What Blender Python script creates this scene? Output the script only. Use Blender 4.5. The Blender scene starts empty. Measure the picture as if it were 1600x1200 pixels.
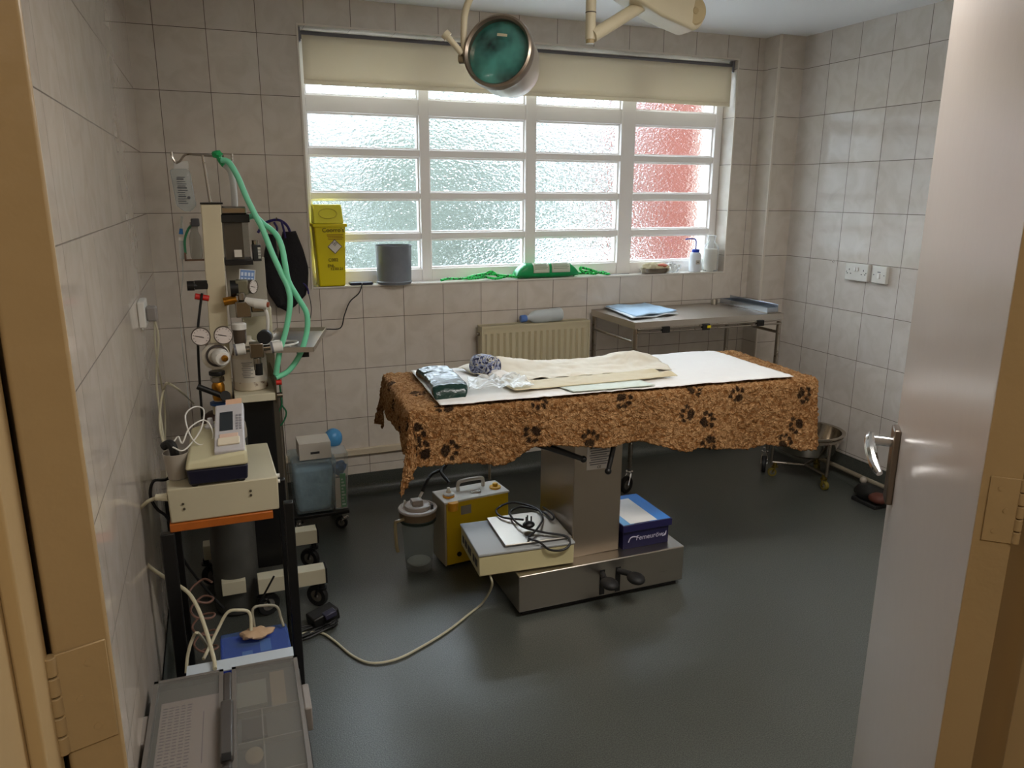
import bpy, math, random
from mathutils import Vector, Matrix, Euler, noise
R = math.radians
random.seed(7)
S = bpy.context.scene
COL = S.collection

# ------------------------------------------------------------------ camera
cam = bpy.data.objects.new('camera', bpy.data.cameras.new('camera'))
COL.objects.link(cam); S.camera = cam
cam.data.sensor_width = 36; cam.data.lens = 1184.79/1600*36
cam.data.clip_start = 0.02; cam.data.clip_end = 100
right = Vector((0.93122595, -0.36441936, 0.004095)); up = Vector((0.08510088, 0.22836241, 0.96984971)); back = Vector((-0.35436715, -0.90280072, 0.2436694))
cam.matrix_world = Matrix(((right.x, up.x, back.x, 0.34639), (right.y, up.y, back.y, -3.65968), (right.z, up.z, back.z, 1.48377), (0, 0, 0, 1)))

# ------------------------------------------------------------------ world, light, exposure
S.view_settings.view_transform = 'Standard'; S.view_settings.look = 'None'
S.view_settings.gamma = 1; S.view_settings.use_curve_mapping = False
S.view_settings.exposure = 0.85
W = bpy.data.worlds.new('overcast_sky'); S.world = W; W.use_nodes = True
wn = W.node_tree; wn.nodes.clear()
wo = wn.nodes.new('ShaderNodeOutputWorld'); wb = wn.nodes.new('ShaderNodeBackground')
tc = wn.nodes.new('ShaderNodeTexCoord'); sx = wn.nodes.new('ShaderNodeSeparateXYZ'); cr = wn.nodes.new('ShaderNodeValToRGB')
cr.color_ramp.elements[0].position = 0.0; cr.color_ramp.elements[0].color = (0.05, 0.055, 0.05, 1)
cr.color_ramp.elements[1].position = 0.75; cr.color_ramp.elements[1].color = (0.88, 0.94, 1.0, 1)
e = cr.color_ramp.elements.new(0.49); e.color = (0.06, 0.065, 0.06, 1)
e = cr.color_ramp.elements.new(0.53); e.color = (0.062, 0.067, 0.072, 1)
mr = wn.nodes.new('ShaderNodeMapRange'); mr.inputs[1].default_value = -1; mr.inputs[2].default_value = 1
wn.links.new(tc.outputs['Generated'], sx.inputs[0]); wn.links.new(sx.outputs[2], mr.inputs[0])
wn.links.new(mr.outputs[0], cr.inputs[0]); wn.links.new(cr.outputs[0], wb.inputs[0]); wn.links.new(wb.outputs[0], wo.inputs[0])
wb.inputs[1].default_value = 9.0

def area(name, loc, rot, sx_, sy_, power, color, portal=False):
    l = bpy.data.lights.new(name, 'AREA'); l.shape = 'RECTANGLE'; l.size = sx_; l.size_y = sy_
    l.energy = power; l.color = color
    if portal: l.cycles.is_portal = True
    o = bpy.data.objects.new(name, l); COL.objects.link(o); o.location = loc; o.rotation_euler = rot
    return o
area('added_room_light', (1.75, -2.45, 2.235), (0, 0, 0), 1.15, 0.22, 16, (1.0, 0.955, 0.90))  # added fill lamp out of view, lifts the interior against the bright window
area('window_portal', (1.93, 0.32, 1.6), (R(-90), 0, 0), 2.5, 1.3, 1, (1, 1, 1), True)

# ------------------------------------------------------------------ materials
def hexc(h):
    h = h.lstrip('#'); v = [int(h[i:i+2], 16)/255 for i in (0, 2, 4)]
    return tuple(x/12.92 if x <= 0.04045 else ((x+0.055)/1.055)**2.4 for x in v) + (1,)
MATS = {}
def mat(name, col='#808080', rough=0.5, metal=0.0, trans=0.0, ior=1.45, bump=0, bscale=50, var=0.0, vscale=8, coat=0, spec=0.5, aniso=0, sheen=0, alpha=1, sss=0):
    if name in MATS: return MATS[name]
    m = bpy.data.materials.new(name); m.use_nodes = True; nt = m.node_tree
    b = nt.nodes['Principled BSDF']
    c = hexc(col) if isinstance(col, str) else col
    b.inputs['Base Color'].default_value = c; b.inputs['Roughness'].default_value = rough
    b.inputs['Metallic'].default_value = metal; b.inputs['Transmission Weight'].default_value = trans
    b.inputs['IOR'].default_value = ior; b.inputs['Coat Weight'].default_value = coat
    b.inputs['Specular IOR Level'].default_value = spec; b.inputs['Sheen Weight'].default_value = sheen
    b.inputs['Alpha'].default_value = alpha
    if var or bump:
        t = nt.nodes.new('ShaderNodeTexCoord')
    if var:
        n = nt.nodes.new('ShaderNodeTexNoise'); n.inputs['Scale'].default_value = vscale; n.inputs['Detail'].default_value = 6
        r = nt.nodes.new('ShaderNodeValToRGB')
        r.color_ramp.elements[0].position = 0.3; r.color_ramp.elements[1].position = 0.7
        r.color_ramp.elements[0].color = tuple(x*(1-var) for x in c[:3]) + (1,)
        r.color_ramp.elements[1].color = tuple(min(1, x*(1+var)) for x in c[:3]) + (1,)
        nt.links.new(t.outputs['Object'], n.inputs['Vector']); nt.links.new(n.outputs[0], r.inputs[0]); nt.links.new(r.outputs[0], b.inputs['Base Color'])
    if bump:
        n2 = nt.nodes.new('ShaderNodeTexNoise'); n2.inputs['Scale'].default_value = bscale; n2.inputs['Detail'].default_value = 4
        bp = nt.nodes.new('ShaderNodeBump'); bp.inputs['Strength'].default_value = bump; bp.inputs['Distance'].default_value = 0.01
        nt.links.new(t.outputs['Object'], n2.inputs['Vector']); nt.links.new(n2.outputs[0], bp.inputs['Height']); nt.links.new(bp.outputs[0], b.inputs['Normal'])
    MATS[name] = m
    return m

def tile_mat(name, axis, sign, ou, ov, col='#d9d0c4', rough=0.11):
    """glazed 200 x 250 tiles: u = sign*axis + ou, v = z + ov"""
    m = bpy.data.materials.new(name); m.use_nodes = True; nt = m.node_tree; L = nt.links
    b = nt.nodes['Principled BSDF']; b.inputs['Roughness'].default_value = rough
    t = nt.nodes.new('ShaderNodeTexCoord'); s = nt.nodes.new('ShaderNodeSeparateXYZ'); L.new(t.outputs['Object'], s.inputs[0])
    ma = nt.nodes.new('ShaderNodeMath'); ma.operation = 'MULTIPLY_ADD'; ma.inputs[1].default_value = sign; ma.inputs[2].default_value = ou
    L.new(s.outputs[axis], ma.inputs[0])
    mb_ = nt.nodes.new('ShaderNodeMath'); mb_.operation = 'ADD'; mb_.inputs[1].default_value = ov; L.new(s.outputs[2], mb_.inputs[0])
    c = nt.nodes.new('ShaderNodeCombineXYZ'); L.new(ma.outputs[0], c.inputs[0]); L.new(mb_.outputs[0], c.inputs[1])
    br = nt.nodes.new('ShaderNodeTexBrick'); br.offset = 0; br.squash = 1
    br.inputs['Scale'].default_value = 1; br.inputs['Brick Width'].default_value = 0.20138; br.inputs['Row Height'].default_value = 0.25
    br.inputs['Mortar Size'].default_value = 0.0016; br.inputs['Mortar Smooth'].default_value = 0.3; br.inputs['Bias'].default_value = 0
    br.inputs['Color1'].default_value = hexc(col)
    c2 = hexc(col); br.inputs['Color2'].default_value = (c2[0]*0.93, c2[1]*0.93, c2[2]*0.94, 1)
    br.inputs['Mortar'].default_value = hexc('#6f6458')
    L.new(c.outputs[0], br.inputs['Vector'])
    n = nt.nodes.new('ShaderNodeTexNoise'); n.inputs['Scale'].default_value = 9; n.inputs['Detail'].default_value = 7; n.inputs['Distortion'].default_value = 1.2
    L.new(t.outputs['Object'], n.inputs['Vector'])
    rp = nt.nodes.new('ShaderNodeValToRGB'); rp.color_ramp.elements[0].position = 0.35; rp.color_ramp.elements[1].position = 0.6
    rp.color_ramp.elements[0].color = (0.91, 0.90, 0.88, 1); rp.color_ramp.elements[1].color = (1, 1, 1, 1)
    L.new(n.outputs[0], rp.inputs[0])
    mx = nt.nodes.new('ShaderNodeMix'); mx.data_type = 'RGBA'; mx.blend_type = 'MULTIPLY'; mx.inputs[0].default_value = 1
    L.new(br.outputs['Color'], mx.inputs[6]); L.new(rp.outputs[0], mx.inputs[7]); L.new(mx.outputs[2], b.inputs['Base Color'])
    r2 = nt.nodes.new('ShaderNodeMapRange'); r2.inputs[3].default_value = rough; r2.inputs[4].default_value = 0.7
    L.new(br.outputs['Fac'], r2.inputs[0]); L.new(r2.outputs[0], b.inputs['Roughness'])
    iv = nt.nodes.new('ShaderNodeMath'); iv.operation = 'SUBTRACT'; iv.inputs[0].default_value = 1; L.new(br.outputs['Fac'], iv.inputs[1])
    n3 = nt.nodes.new('ShaderNodeTexNoise'); n3.inputs['Scale'].default_value = 5; n3.inputs['Detail'].default_value = 1; L.new(c.outputs[0], n3.inputs['Vector'])
    ad = nt.nodes.new('ShaderNodeMath'); ad.operation = 'MULTIPLY_ADD'; ad.inputs[1].default_value = 0.15; L.new(n3.outputs[0], ad.inputs[0]); L.new(iv.outputs[0], ad.inputs[2])
    bp = nt.nodes.new('ShaderNodeBump'); bp.inputs['Strength'].default_value = 0.5; bp.inputs['Distance'].default_value = 0.0018
    L.new(ad.outputs[0], bp.inputs['Height']); L.new(bp.outputs[0], b.inputs['Normal'])
    return m
TB = tile_mat('tiles_back', 0, 1, 0, 0.105)
TR = tile_mat('tiles_right', 1, -1, -0.316+0.20138*4, 0.105, '#d9d2ca')
TL = tile_mat('tiles_left', 1, -1, 0.9, 0.105, '#d5cabd', 0.08)
TF = tile_mat('tiles_front', 0, 1, 0, 0.105)

def floor_mat():
    m = bpy.data.materials.new('vinyl_floor'); m.use_nodes = True; nt = m.node_tree; L = nt.links
    b = nt.nodes['Principled BSDF']
    t = nt.nodes.new('ShaderNodeTexCoord')
    n = nt.nodes.new('ShaderNodeTexNoise'); n.inputs['Scale'].default_value = 260; n.inputs['Detail'].default_value = 2
    L.new(t.outputs['Object'], n.inputs[0])
    r = nt.nodes.new('ShaderNodeValToRGB'); r.color_ramp.elements[0].position = 0.36; r.color_ramp.elements[1].position = 0.68
    r.color_ramp.elements[0].color = hexc('#3c403b'); r.color_ramp.elements[1].color = hexc('#5d605a')
    L.new(n.outputs[0], r.inputs[0])
    n2 = nt.nodes.new('ShaderNodeTexNoise'); n2.inputs['Scale'].default_value = 2.2; n2.inputs['Detail'].default_value = 5; L.new(t.outputs['Object'], n2.inputs[0])
    r2 = nt.nodes.new('ShaderNodeMapRange'); r2.inputs[3].default_value = 0.305; r2.inputs[4].default_value = 0.40; L.new(n2.outputs[0], r2.inputs[0])
    mx = nt.nodes.new('ShaderNodeMix'); mx.data_type = 'RGBA'; mx.blend_type = 'MULTIPLY'; mx.inputs[0].default_value = 0.5
    L.new(r.outputs[0], mx.inputs[6]); rr = nt.nodes.new('ShaderNodeValToRGB'); rr.color_ramp.elements[0].position = .3; rr.color_ramp.elements[0].color = (.75, .75, .75, 1); rr.color_ramp.elements[1].position = .7
    L.new(n2.outputs[0], rr.inputs[0]); L.new(rr.outputs[0], mx.inputs[7]); L.new(mx.outputs[2], b.inputs['Base Color'])
    L.new(r2.outputs[0], b.inputs['Roughness']); b.inputs['Specular IOR Level'].default_value = 0.6
    bp = nt.nodes.new('ShaderNodeBump'); bp.inputs['Strength'].default_value = 0.25; bp.inputs['Distance'].default_value = 0.002
    L.new(n.outputs[0], bp.inputs['Height']); L.new(bp.outputs[0], b.inputs['Normal'])
    return m
FLOOR = floor_mat()

def pattern_glass():
    m = bpy.data.materials.new('patterned_glass'); m.use_nodes = True; nt = m.node_tree; L = nt.links; nt.nodes.clear()
    o = nt.nodes.new('ShaderNodeOutputMaterial'); t = nt.nodes.new('ShaderNodeTexCoord')
    v = nt.nodes.new('ShaderNodeTexVoronoi'); v.feature = 'SMOOTH_F1'; v.inputs['Scale'].default_value = 75; v.inputs['Smoothness'].default_value = 0.6
    mp = nt.nodes.new('ShaderNodeMapping'); mp.inputs['Scale'].default_value = (0.75, 1, 1.3)
    n = nt.nodes.new('ShaderNodeTexNoise'); n.inputs['Scale'].default_value = 30; L.new(t.outputs['Object'], n.inputs['Vector'])
    mxv = nt.nodes.new('ShaderNodeMix'); mxv.data_type = 'RGBA'; mxv.inputs[0].default_value = 0.025
    L.new(t.outputs['Object'], mxv.inputs[6]); L.new(n.outputs['Color'], mxv.inputs[7]); L.new(mxv.outputs[2], mp.inputs[0]); L.new(mp.outputs[0], v.inputs['Vector'])
    bp = nt.nodes.new('ShaderNodeBump'); bp.inputs['Strength'].default_value = 1.0; bp.inputs['Distance'].default_value = 0.005
    L.new(v.outputs['Distance'], bp.inputs['Height'])
    rf = nt.nodes.new('ShaderNodeBsdfRefraction'); rf.inputs['Roughness'].default_value = 0.06; rf.inputs['IOR'].default_value = 1.28; rf.inputs['Color'].default_value = (.93, .97, 1.0, 1)
    tr = nt.nodes.new('ShaderNodeBsdfTransparent'); tr.inputs['Color'].default_value = (.93, .97, 1.0, 1)
    gl = nt.nodes.new('ShaderNodeBsdfGlossy'); gl.inputs['Roughness'].default_value = 0.08
    L.new(bp.outputs[0], rf.inputs['Normal']); L.new(bp.outputs[0], gl.inputs['Normal'])
    m1 = nt.nodes.new('ShaderNodeMixShader'); m1.inputs[0].default_value = 0.78; L.new(tr.outputs[0], m1.inputs[1]); L.new(rf.outputs[0], m1.inputs[2])
    m2 = nt.nodes.new('ShaderNodeMixShader'); m2.inputs[0].default_value = 0.05; L.new(m1.outputs[0], m2.inputs[1]); L.new(gl.outputs[0], m2.inputs[2])
    L.new(m2.outputs[0], o.inputs[0])
    return m
PGLASS = pattern_glass()

def clear_plastic(name, tint='#e8ecec', k=0.82, rough=0.08):
    """thin clear plastic or glass: mostly see-through with a glossy skin"""
    m = bpy.data.materials.new(name); m.use_nodes = True; nt = m.node_tree; L = nt.links; nt.nodes.clear()
    o = nt.nodes.new('ShaderNodeOutputMaterial'); tr = nt.nodes.new('ShaderNodeBsdfTransparent'); tr.inputs[0].default_value = hexc(tint)
    p = nt.nodes.new('ShaderNodeBsdfPrincipled'); p.inputs['Base Color'].default_value = hexc(tint); p.inputs['Roughness'].default_value = rough
    lw = nt.nodes.new('ShaderNodeLayerWeight'); lw.inputs[0].default_value = 0.35
    mr_ = nt.nodes.new('ShaderNodeMapRange'); mr_.inputs[3].default_value = 1-k; mr_.inputs[4].default_value = min(1, 1-k+0.25)
    L.new(lw.outputs['Facing'], mr_.inputs[0])
    mx = nt.nodes.new('ShaderNodeMixShader'); L.new(mr_.outputs[0], mx.inputs[0]); L.new(tr.outputs[0], mx.inputs[1]); L.new(p.outputs[0], mx.inputs[2]); L.new(mx.outputs[0], o.inputs[0])
    return m
CLEAR = clear_plastic('clear_plastic', k=.93); FROSTY = clear_plastic('milky_plastic', '#dfe6e8', 0.35, 0.3); SMOKE = clear_plastic('smoke_plastic', '#dcdcd8', 0.95, 0.10)
CLEARBLUE = clear_plastic('blue_clear_plastic', '#8fb0e8', 0.88, 0.2); FILM = clear_plastic('thin_film', '#f6f8f8', 0.80, 0.12)

def steel(name, col='#b9b2a8', rough=0.3, sc=(1, 1, 60)):
    m = mat(name, col, rough, 1.0); nt = m.node_tree; b = nt.nodes['Principled BSDF']
    t = nt.nodes.new('ShaderNodeTexCoord'); mp = nt.nodes.new('ShaderNodeMapping'); mp.inputs['Scale'].default_value = sc
    n = nt.nodes.new('ShaderNodeTexNoise'); n.inputs['Scale'].default_value = 6; n.inputs['Detail'].default_value = 5
    r = nt.nodes.new('ShaderNodeMapRange'); r.inputs[3].default_value = max(0.05, rough-0.08); r.inputs[4].default_value = rough+0.12
    nt.links.new(t.outputs['Object'], mp.inputs[0]); nt.links.new(mp.outputs[0], n.inputs['Vector']); nt.links.new(n.outputs[0], r.inputs[0]); nt.links.new(r.outputs[0], b.inputs['Roughness'])
    return m
STEEL = steel('brushed_steel'); STEELV = steel('brushed_steel_vertical', '#b5a898', 0.34, (60, 60, 1)); TUBE = steel('steel_tube', '#a39b90', 0.28, (8, 8, 8))
CHROME = mat('chrome', '#d8d8d8', 0.12, 1.0); BRASS = mat('brass', '#b07a2c', 0.3, 1.0); NICKEL = mat('nickel', '#9c958a', 0.25, 1.0)
CREAM = mat('cream_enamel', '#cdc2a4', 0.45, var=0.04); CREAM2 = mat('cream_plastic', '#cfc9b0', 0.5); BEIGE = mat('beige_steel', '#b9b298', 0.5, var=0.05, vscale=4)
WHITEP = mat('white_plastic', '#dcdad3', 0.35); WHITEPVC = mat('window_pvc', '#f8f4f0', 0.3); PAPER = mat('white_paper', '#dedbd6', 0.8); CARD = mat('card', '#cfc8bc', 0.75)
BLACK = mat('black_plastic', '#141414', 0.4); BLACKR = mat('black_rubber', '#1a1a1a', 0.6); BLACKM = mat('black_metal', '#121212', 0.35); DKBLUE = mat('navy_plastic', '#15162c', 0.35)
GREY = mat('grey_plastic', '#7a7f88', 0.55, var=0.08, vscale=20); DKGREY = mat('dark_grey', '#3a3a3c', 0.5); INK = mat('ink', '#1c1820', 0.7); INKG = mat('grey_ink', '#6b6b70', 0.8)
YELLOW = mat('yellow_plastic', '#dfcb10', 0.4); YELLOWD = mat('yellow_paint', '#c9a90c', 0.4, var=0.05); ORANGE = mat('orange_wood', '#a85a1c', 0.4, var=0.15, vscale=15); AMBER = mat('amber_cap', '#e0a024', 0.35)
DOORW = mat('door_paint', '#cdc3bb', 0.25, bump=0.03, bscale=25); FRAMEY = mat('frame_paint', '#b59e78', 0.35, bump=0.15, bscale=30, var=0.04, vscale=6); FRAMEC = mat('frame_cream', '#c2aa80', 0.4, bump=0.1, bscale=20)
CEIL = mat('ceiling_paint', '#f0f1f3', 0.5, var=0.02, vscale=1.5); BLIND = mat('blind_cloth', '#efe6d2', 0.8, bump=0.05, bscale=300); BLUEP = mat('blue_plastic', '#1f3fb0', 0.4); RED = mat('red_plastic', '#c3281e', 0.45)
GREENT = mat('green_hose', '#7ad8ac', 0.4, sss=0.1); GREEND = mat('green_cord', '#1f6b45', 0.5); GREENP = mat('green_pack', '#18a05a', 0.35); GREENR = mat('green_rope', '#2bd85a', 0.6); PURPLE = mat('purple_cord', '#2c1f66', 0.45)
BLUEPK = mat('blue_drape', '#9cc3e6', 0.7, bump=0.3, bscale=30); BLUELT = mat('light_blue', '#4f9fd8', 0.4); RADM = mat('radiator_enamel', '#c9bfa0', 0.4); TRUNK = mat('trunking', '#cdbfa6', 0.45); CABLEG = mat('cream_cable', '#bdb79c', 0.5); CABLEK = mat('black_cable', '#191919', 0.5)

# ------------------------------------------------------------------ mesh helpers
class MB:
    def __init__(s): s.v = []; s.f = []; s.m = []; s.mi = 0
    def add(s, vs, fs):
        k = len(s.v); s.v += [tuple(v) for v in vs]; s.f += [tuple(i+k for i in f) for f in fs]; s.m += [s.mi]*len(fs)
    def box(s, x0, x1, y0, y1, z0, z1, M=None):
        vs = [Vector((x, y, z)) for z in (z0, z1) for y in (y0, y1) for x in (x0, x1)]
        if M is not None: vs = [M @ v for v in vs]
        s.add(vs, [(0, 2, 3, 1), (4, 5, 7, 6), (0, 1, 5, 4), (2, 6, 7, 3), (0, 4, 6, 2), (1, 3, 7, 5)]); return s
    def obox(s, c, size, rot=(0, 0, 0)):
        M = Matrix.Translation(c) @ Euler(rot).to_matrix().to_4x4(); a, b, d = [q/2 for q in size]
        return s.box(-a, a, -b, b, -d, d, M)
    def prism(s, pts, y0, y1, M=None):
        """polygon in x,z extruded along y (or through M)"""
        n = len(pts); vs = [Vector((x, y0, z)) for x, z in pts] + [Vector((x, y1, z)) for x, z in pts]
        if M is not None: vs = [M @ v for v in vs]
        s.add(vs, [tuple(range(n)), tuple(range(2*n-1, n-1, -1))] + [(i, i+n, (i+1) % n+n, (i+1) % n) for i in range(n)]); return s
    def cyl(s, p, q, r, r2=None, n=20, cap=True):
        p = Vector(p); q = Vector(q); r2 = r if r2 is None else r2; d = (q-p).normalized()
        a = d.orthogonal().normalized(); b = d.cross(a)
        vs = [c + (a*math.cos(t)+b*math.sin(t))*rr for c, rr in ((p, r), (q, r2)) for t in [2*math.pi*i/n for i in range(n)]]
        fs = [(i, (i+1) % n, (i+1) % n+n, i+n) for i in range(n)]
        if cap: fs += [tuple(range(n-1, -1, -1)), tuple(range(n, 2*n))]
        s.add(vs, fs); return s
    def tube(s, pts, r, n=8, sub=6, smooth=True, rs=None):
        pts = [Vector(p) for p in pts]
        if smooth and len(pts) > 2:
            o = []; P = [pts[0]*2-pts[1]] + pts + [pts[-1]*2-pts[-2]]
            rr = []
            for i in range(1, len(P)-2):
                for k in range(sub):
                    t = k/sub; a, b, c, d = P[i-1:i+3]
                    o.append(0.5*((2*b)+(c-a)*t+(2*a-5*b+4*c-d)*t*t+(3*b-a-3*c+d)*t**3))
                    if rs: rr.append(rs[i-1]*(1-t)+rs[i]*t)
            o.append(pts[-1]); pts = o
            if rs: rr.append(rs[-1]); rs = rr
        N = len(pts); T = [(pts[min(i+1, N-1)]-pts[max(i-1, 0)]).normalized() for i in range(N)]
        a = T[0].orthogonal().normalized(); vs = []
        for i in range(N):
            a = (a - T[i]*a.dot(T[i])).normalized(); b = T[i].cross(a); ra = rs[i] if rs else r
            vs += [pts[i]+(a*math.cos(t)+b*math.sin(t))*ra for t in [2*math.pi*k/n for k in range(n)]]
        fs = [(i*n+k, i*n+(k+1) % n, (i+1)*n+(k+1) % n, (i+1)*n+k) for i in range(N-1) for k in range(n)]
        fs += [tuple(range(n-1, -1, -1)), tuple(range((N-1)*n, N*n))]
        s.add(vs, fs); return s
    def lathe(s, c, prof, n=32, M=None, axis=None):
        """profile of (r, h); axis is a direction, default z"""
        c = Vector(c); ax = Vector(axis or (0, 0, 1)).normalized(); a = ax.orthogonal().normalized() if abs(ax.z) < .999 else Vector((1, 0, 0)); b = ax.cross(a)
        vs = [c+ax*h+(a*math.cos(t)+b*math.sin(t))*r for r, h in prof for t in [2*math.pi*k/n for k in range(n)]]
        N = len(prof); fs = [(i*n+k, i*n+(k+1) % n, (i+1)*n+(k+1) % n, (i+1)*n+k) for i in range(N-1) for k in range(n)]
        if prof[0][0] > 1e-5: fs.append(tuple(range(n-1, -1, -1)))
        if prof[-1][0] > 1e-5: fs.append(tuple(range((N-1)*n, N*n)))
        s.add(vs, fs); return s
    def ring(s, c, prof, n=32, axis=None):
        """closed profile loop revolved (no caps)"""
        c = Vector(c); ax = Vector(axis or (0, 0, 1)).normalized(); a = ax.orthogonal().normalized() if abs(ax.z) < .999 else Vector((1, 0, 0)); b = ax.cross(a)
        vs = [c+ax*h+(a*math.cos(t)+b*math.sin(t))*r for r, h in prof for t in [2*math.pi*k/n for k in range(n)]]
        N = len(prof); s.add(vs, [(i*n+k, i*n+(k+1) % n, ((i+1) % N)*n+(k+1) % n, ((i+1) % N)*n+k) for i in range(N) for k in range(n)]); return s
    def ball(s, c, r, sc=(1, 1, 1), n=16, M=None, fn=None):
        vs = []; m_ = n//2
        for i in range(m_+1):
            for k in range(n):
                th = math.pi*i/m_; ph = 2*math.pi*k/n
                v = Vector((math.sin(th)*math.cos(ph)*sc[0], math.sin(th)*math.sin(ph)*sc[1], math.cos(th)*sc[2]))*r
                if fn: v = fn(v)
                if M is not None: v = M @ v
                vs.append(Vector(c)+v)
        s.add(vs, [(i*n+k, (i+1)*n+k, (i+1)*n+(k+1) % n, i*n+(k+1) % n) for i in range(m_) for k in range(n)]); return s
    def sheet(s, fn, nu, nv):
        vs = [fn(i/nu, j/nv) for j in range(nv+1) for i in range(nu+1)]; w = nu+1
        s.add(vs, [(j*w+i, j*w+i+1, (j+1)*w+i+1, (j+1)*w+i) for j in range(nv) for i in range(nu)]); return s

def obj(name, mb, mats, parent=None, bev=0, seg=2, local=False, smooth=35, solid=0, subd=0):
    me = bpy.data.meshes.new(name); me.from_pydata([tuple(v) for v in mb.v], [], mb.f)
    if not isinstance(mats, (list, tuple)): mats = [mats]
    for m in mats: me.materials.append(m)
    if len(mats) > 1: me.polygons.foreach_set('material_index', mb.m)
    if parent is not None and not local:
        Mw = parent.matrix_world if parent.parent is None else parent.parent.matrix_world @ parent.matrix_basis
        me.transform(Mw.inverted())
    me.validate(); me.update()
    import bmesh
    bm = bmesh.new(); bm.from_mesh(me); bmesh.ops.remove_doubles(bm, verts=bm.verts, dist=1e-6); bmesh.ops.recalc_face_normals(bm, faces=bm.faces); bm.to_mesh(me); bm.free()
    me.shade_smooth(); me.set_sharp_from_angle(angle=R(smooth))
    o = bpy.data.objects.new(name, me); COL.objects.link(o)
    if parent is not None: o.parent = parent
    if solid: md = o.modifiers.new('solid', 'SOLIDIFY'); md.thickness = solid; md.offset = 0
    if bev: md = o.modifiers.new('bevel', 'BEVEL'); md.width = bev; md.segments = seg; md.limit_method = 'ANGLE'; md.angle_limit = R(40); md.harden_normals = False
    if subd: md = o.modifiers.new('sub', 'SUBSURF'); md.levels = subd; md.render_levels = subd
    return o
def thing(name, label, cat, loc=(0, 0, 0), rz=0, group=None):
    o = bpy.data.objects.new(name, None); COL.objects.link(o); o.location = loc; o.rotation_euler = (0, 0, rz)
    o.empty_display_size = 0.05; o.matrix_world = Matrix.LocRotScale(Vector(loc), Euler((0, 0, rz)), Vector((1, 1, 1)))
    o['label'] = label; o['category'] = cat
    if group: o['group'] = group
    return o
def tag(o, label, cat, group=None):
    o['label'] = label; o['category'] = cat
    if group: o['group'] = group
    return o
def struct(name, mb, m, **k):
    o = obj(name, mb, m, **k); o['kind'] = 'structure'; return o
def text(s_, size, M, m, parent, name='lettering', ext=0.0004, ax='CENTER', shear=0):
    cu = bpy.data.curves.new(name, 'FONT'); cu.body = s_; cu.size = size; cu.extrude = ext; cu.align_x = ax; cu.align_y = 'CENTER'; cu.shear = shear
    t = bpy.data.objects.new(name, cu); COL.objects.link(t); bpy.context.view_layer.update()
    me = bpy.data.meshes.new_from_object(t.evaluated_get(bpy.context.evaluated_depsgraph_get())); bpy.data.objects.remove(t)
    Mw = parent.matrix_world if parent.parent is None else parent.parent.matrix_world @ parent.matrix_basis
    me.transform(Mw.inverted() @ M); me.materials.clear(); me.materials.append(m)
    o = bpy.data.objects.new(name, me); COL.objects.link(o); o.parent = parent
    return o
def facing(p, xdir, updir):
    """matrix placing text in the plane of xdir and updir at p"""
    x = Vector(xdir).normalized(); y = Vector(updir).normalized(); z = x.cross(y).normalized(); y = z.cross(x)
    return Matrix(((x.x, y.x, z.x, p[0]), (x.y, y.y, z.y, p[1]), (x.z, y.z, z.z, p[2]), (0, 0, 0, 1)))

# ------------------------------------------------------------------ room shell
XL, XR, H, YF = 0.105, 3.428, 2.31, -3.13
WX0, WX1, WZ0, WZ1 = 0.778, 3.09, 1.045, 2.188       # window opening
struct('floor', MB().box(-0.3, 4.2, -3.25, 0.3, -0.1, 0.0), FLOOR)
struct('ceiling', MB().box(-0.3, 4.2, -3.25, 0.3, H, H+0.1), CEIL)
w = MB(); w.box(-0.1, WX0, 0, 0.3, 0, H).box(WX1, 3.7, 0, 0.3, 0, H).box(WX0, WX1, 0, 0.3, 0, WZ0).box(WX0, WX1, 0, 0.3, WZ1, H)
struct('wall_back', w, TB)
struct('wall_right', MB().box(XR, XR+0.2, -3.4, 0.3, 0, H), TR)
struct('wall_left', MB().box(-0.1, XL, -3.12, 0.3, 0, H), TL)
struct('trim_1', MB().box(3.263, XR, -0.126, 0, 0.0, H), [tile_mat('tiles_casing', 0, 1, 0.165, 0.105)])
w = MB().box(1.21, 3.7, -3.25, YF, 0, H).box(-0.1, 0.15, -3.25, YF, 0, H).box(0.15, 1.21, -3.25, YF, 2.06, H)
struct('wall_front', w, TF)
def cove(x0, y0, x1, y1, nx, ny, h, name):
    """coved vinyl upstand: from (x0,y0) to (x1,y1), n points into the room"""
    prof = [(0.004, h)] + [(0.05-0.046*math.cos(a), 0.05-0.05*math.sin(a)) for a in [math.pi/2*k/6 for k in range(7)]]
    prof = [(0.004, h), (0.004, 0.05)] + [(0.05-0.046*math.cos(a), 0.05-0.05*math.sin(a)) for a in [math.pi/2*k/6 for k in range(1, 7)]] + [(0.0, 0.0), (0.0, h)]
    m = MB(); vs = [(x0+nx*d, y0+ny*d, z+0.0005) for d, z in prof] + [(x1+nx*d, y1+ny*d, z+0.0005) for d, z in prof]; n = len(prof)
    m.add(vs, [(i, i+1, i+1+n, i+n) for i in range(n-1)]); struct(name, m, FLOOR)
cove(XL, 0, 3.263, 0, 0, -1, 0.10, 'baseboard_back'); cove(XR, -0.126, XR, YF, -1, 0, 0.13, 'baseboard_right'); cove(XL, YF, XL, 0, 1, 0, 0.10, 'baseboard_left')
# cable trunking low on the back wall
struct('trim_2', MB().box(XL, 3.263, -0.022, 0, 0.205, 0.238), TRUNK, bev=0.003)
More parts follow.
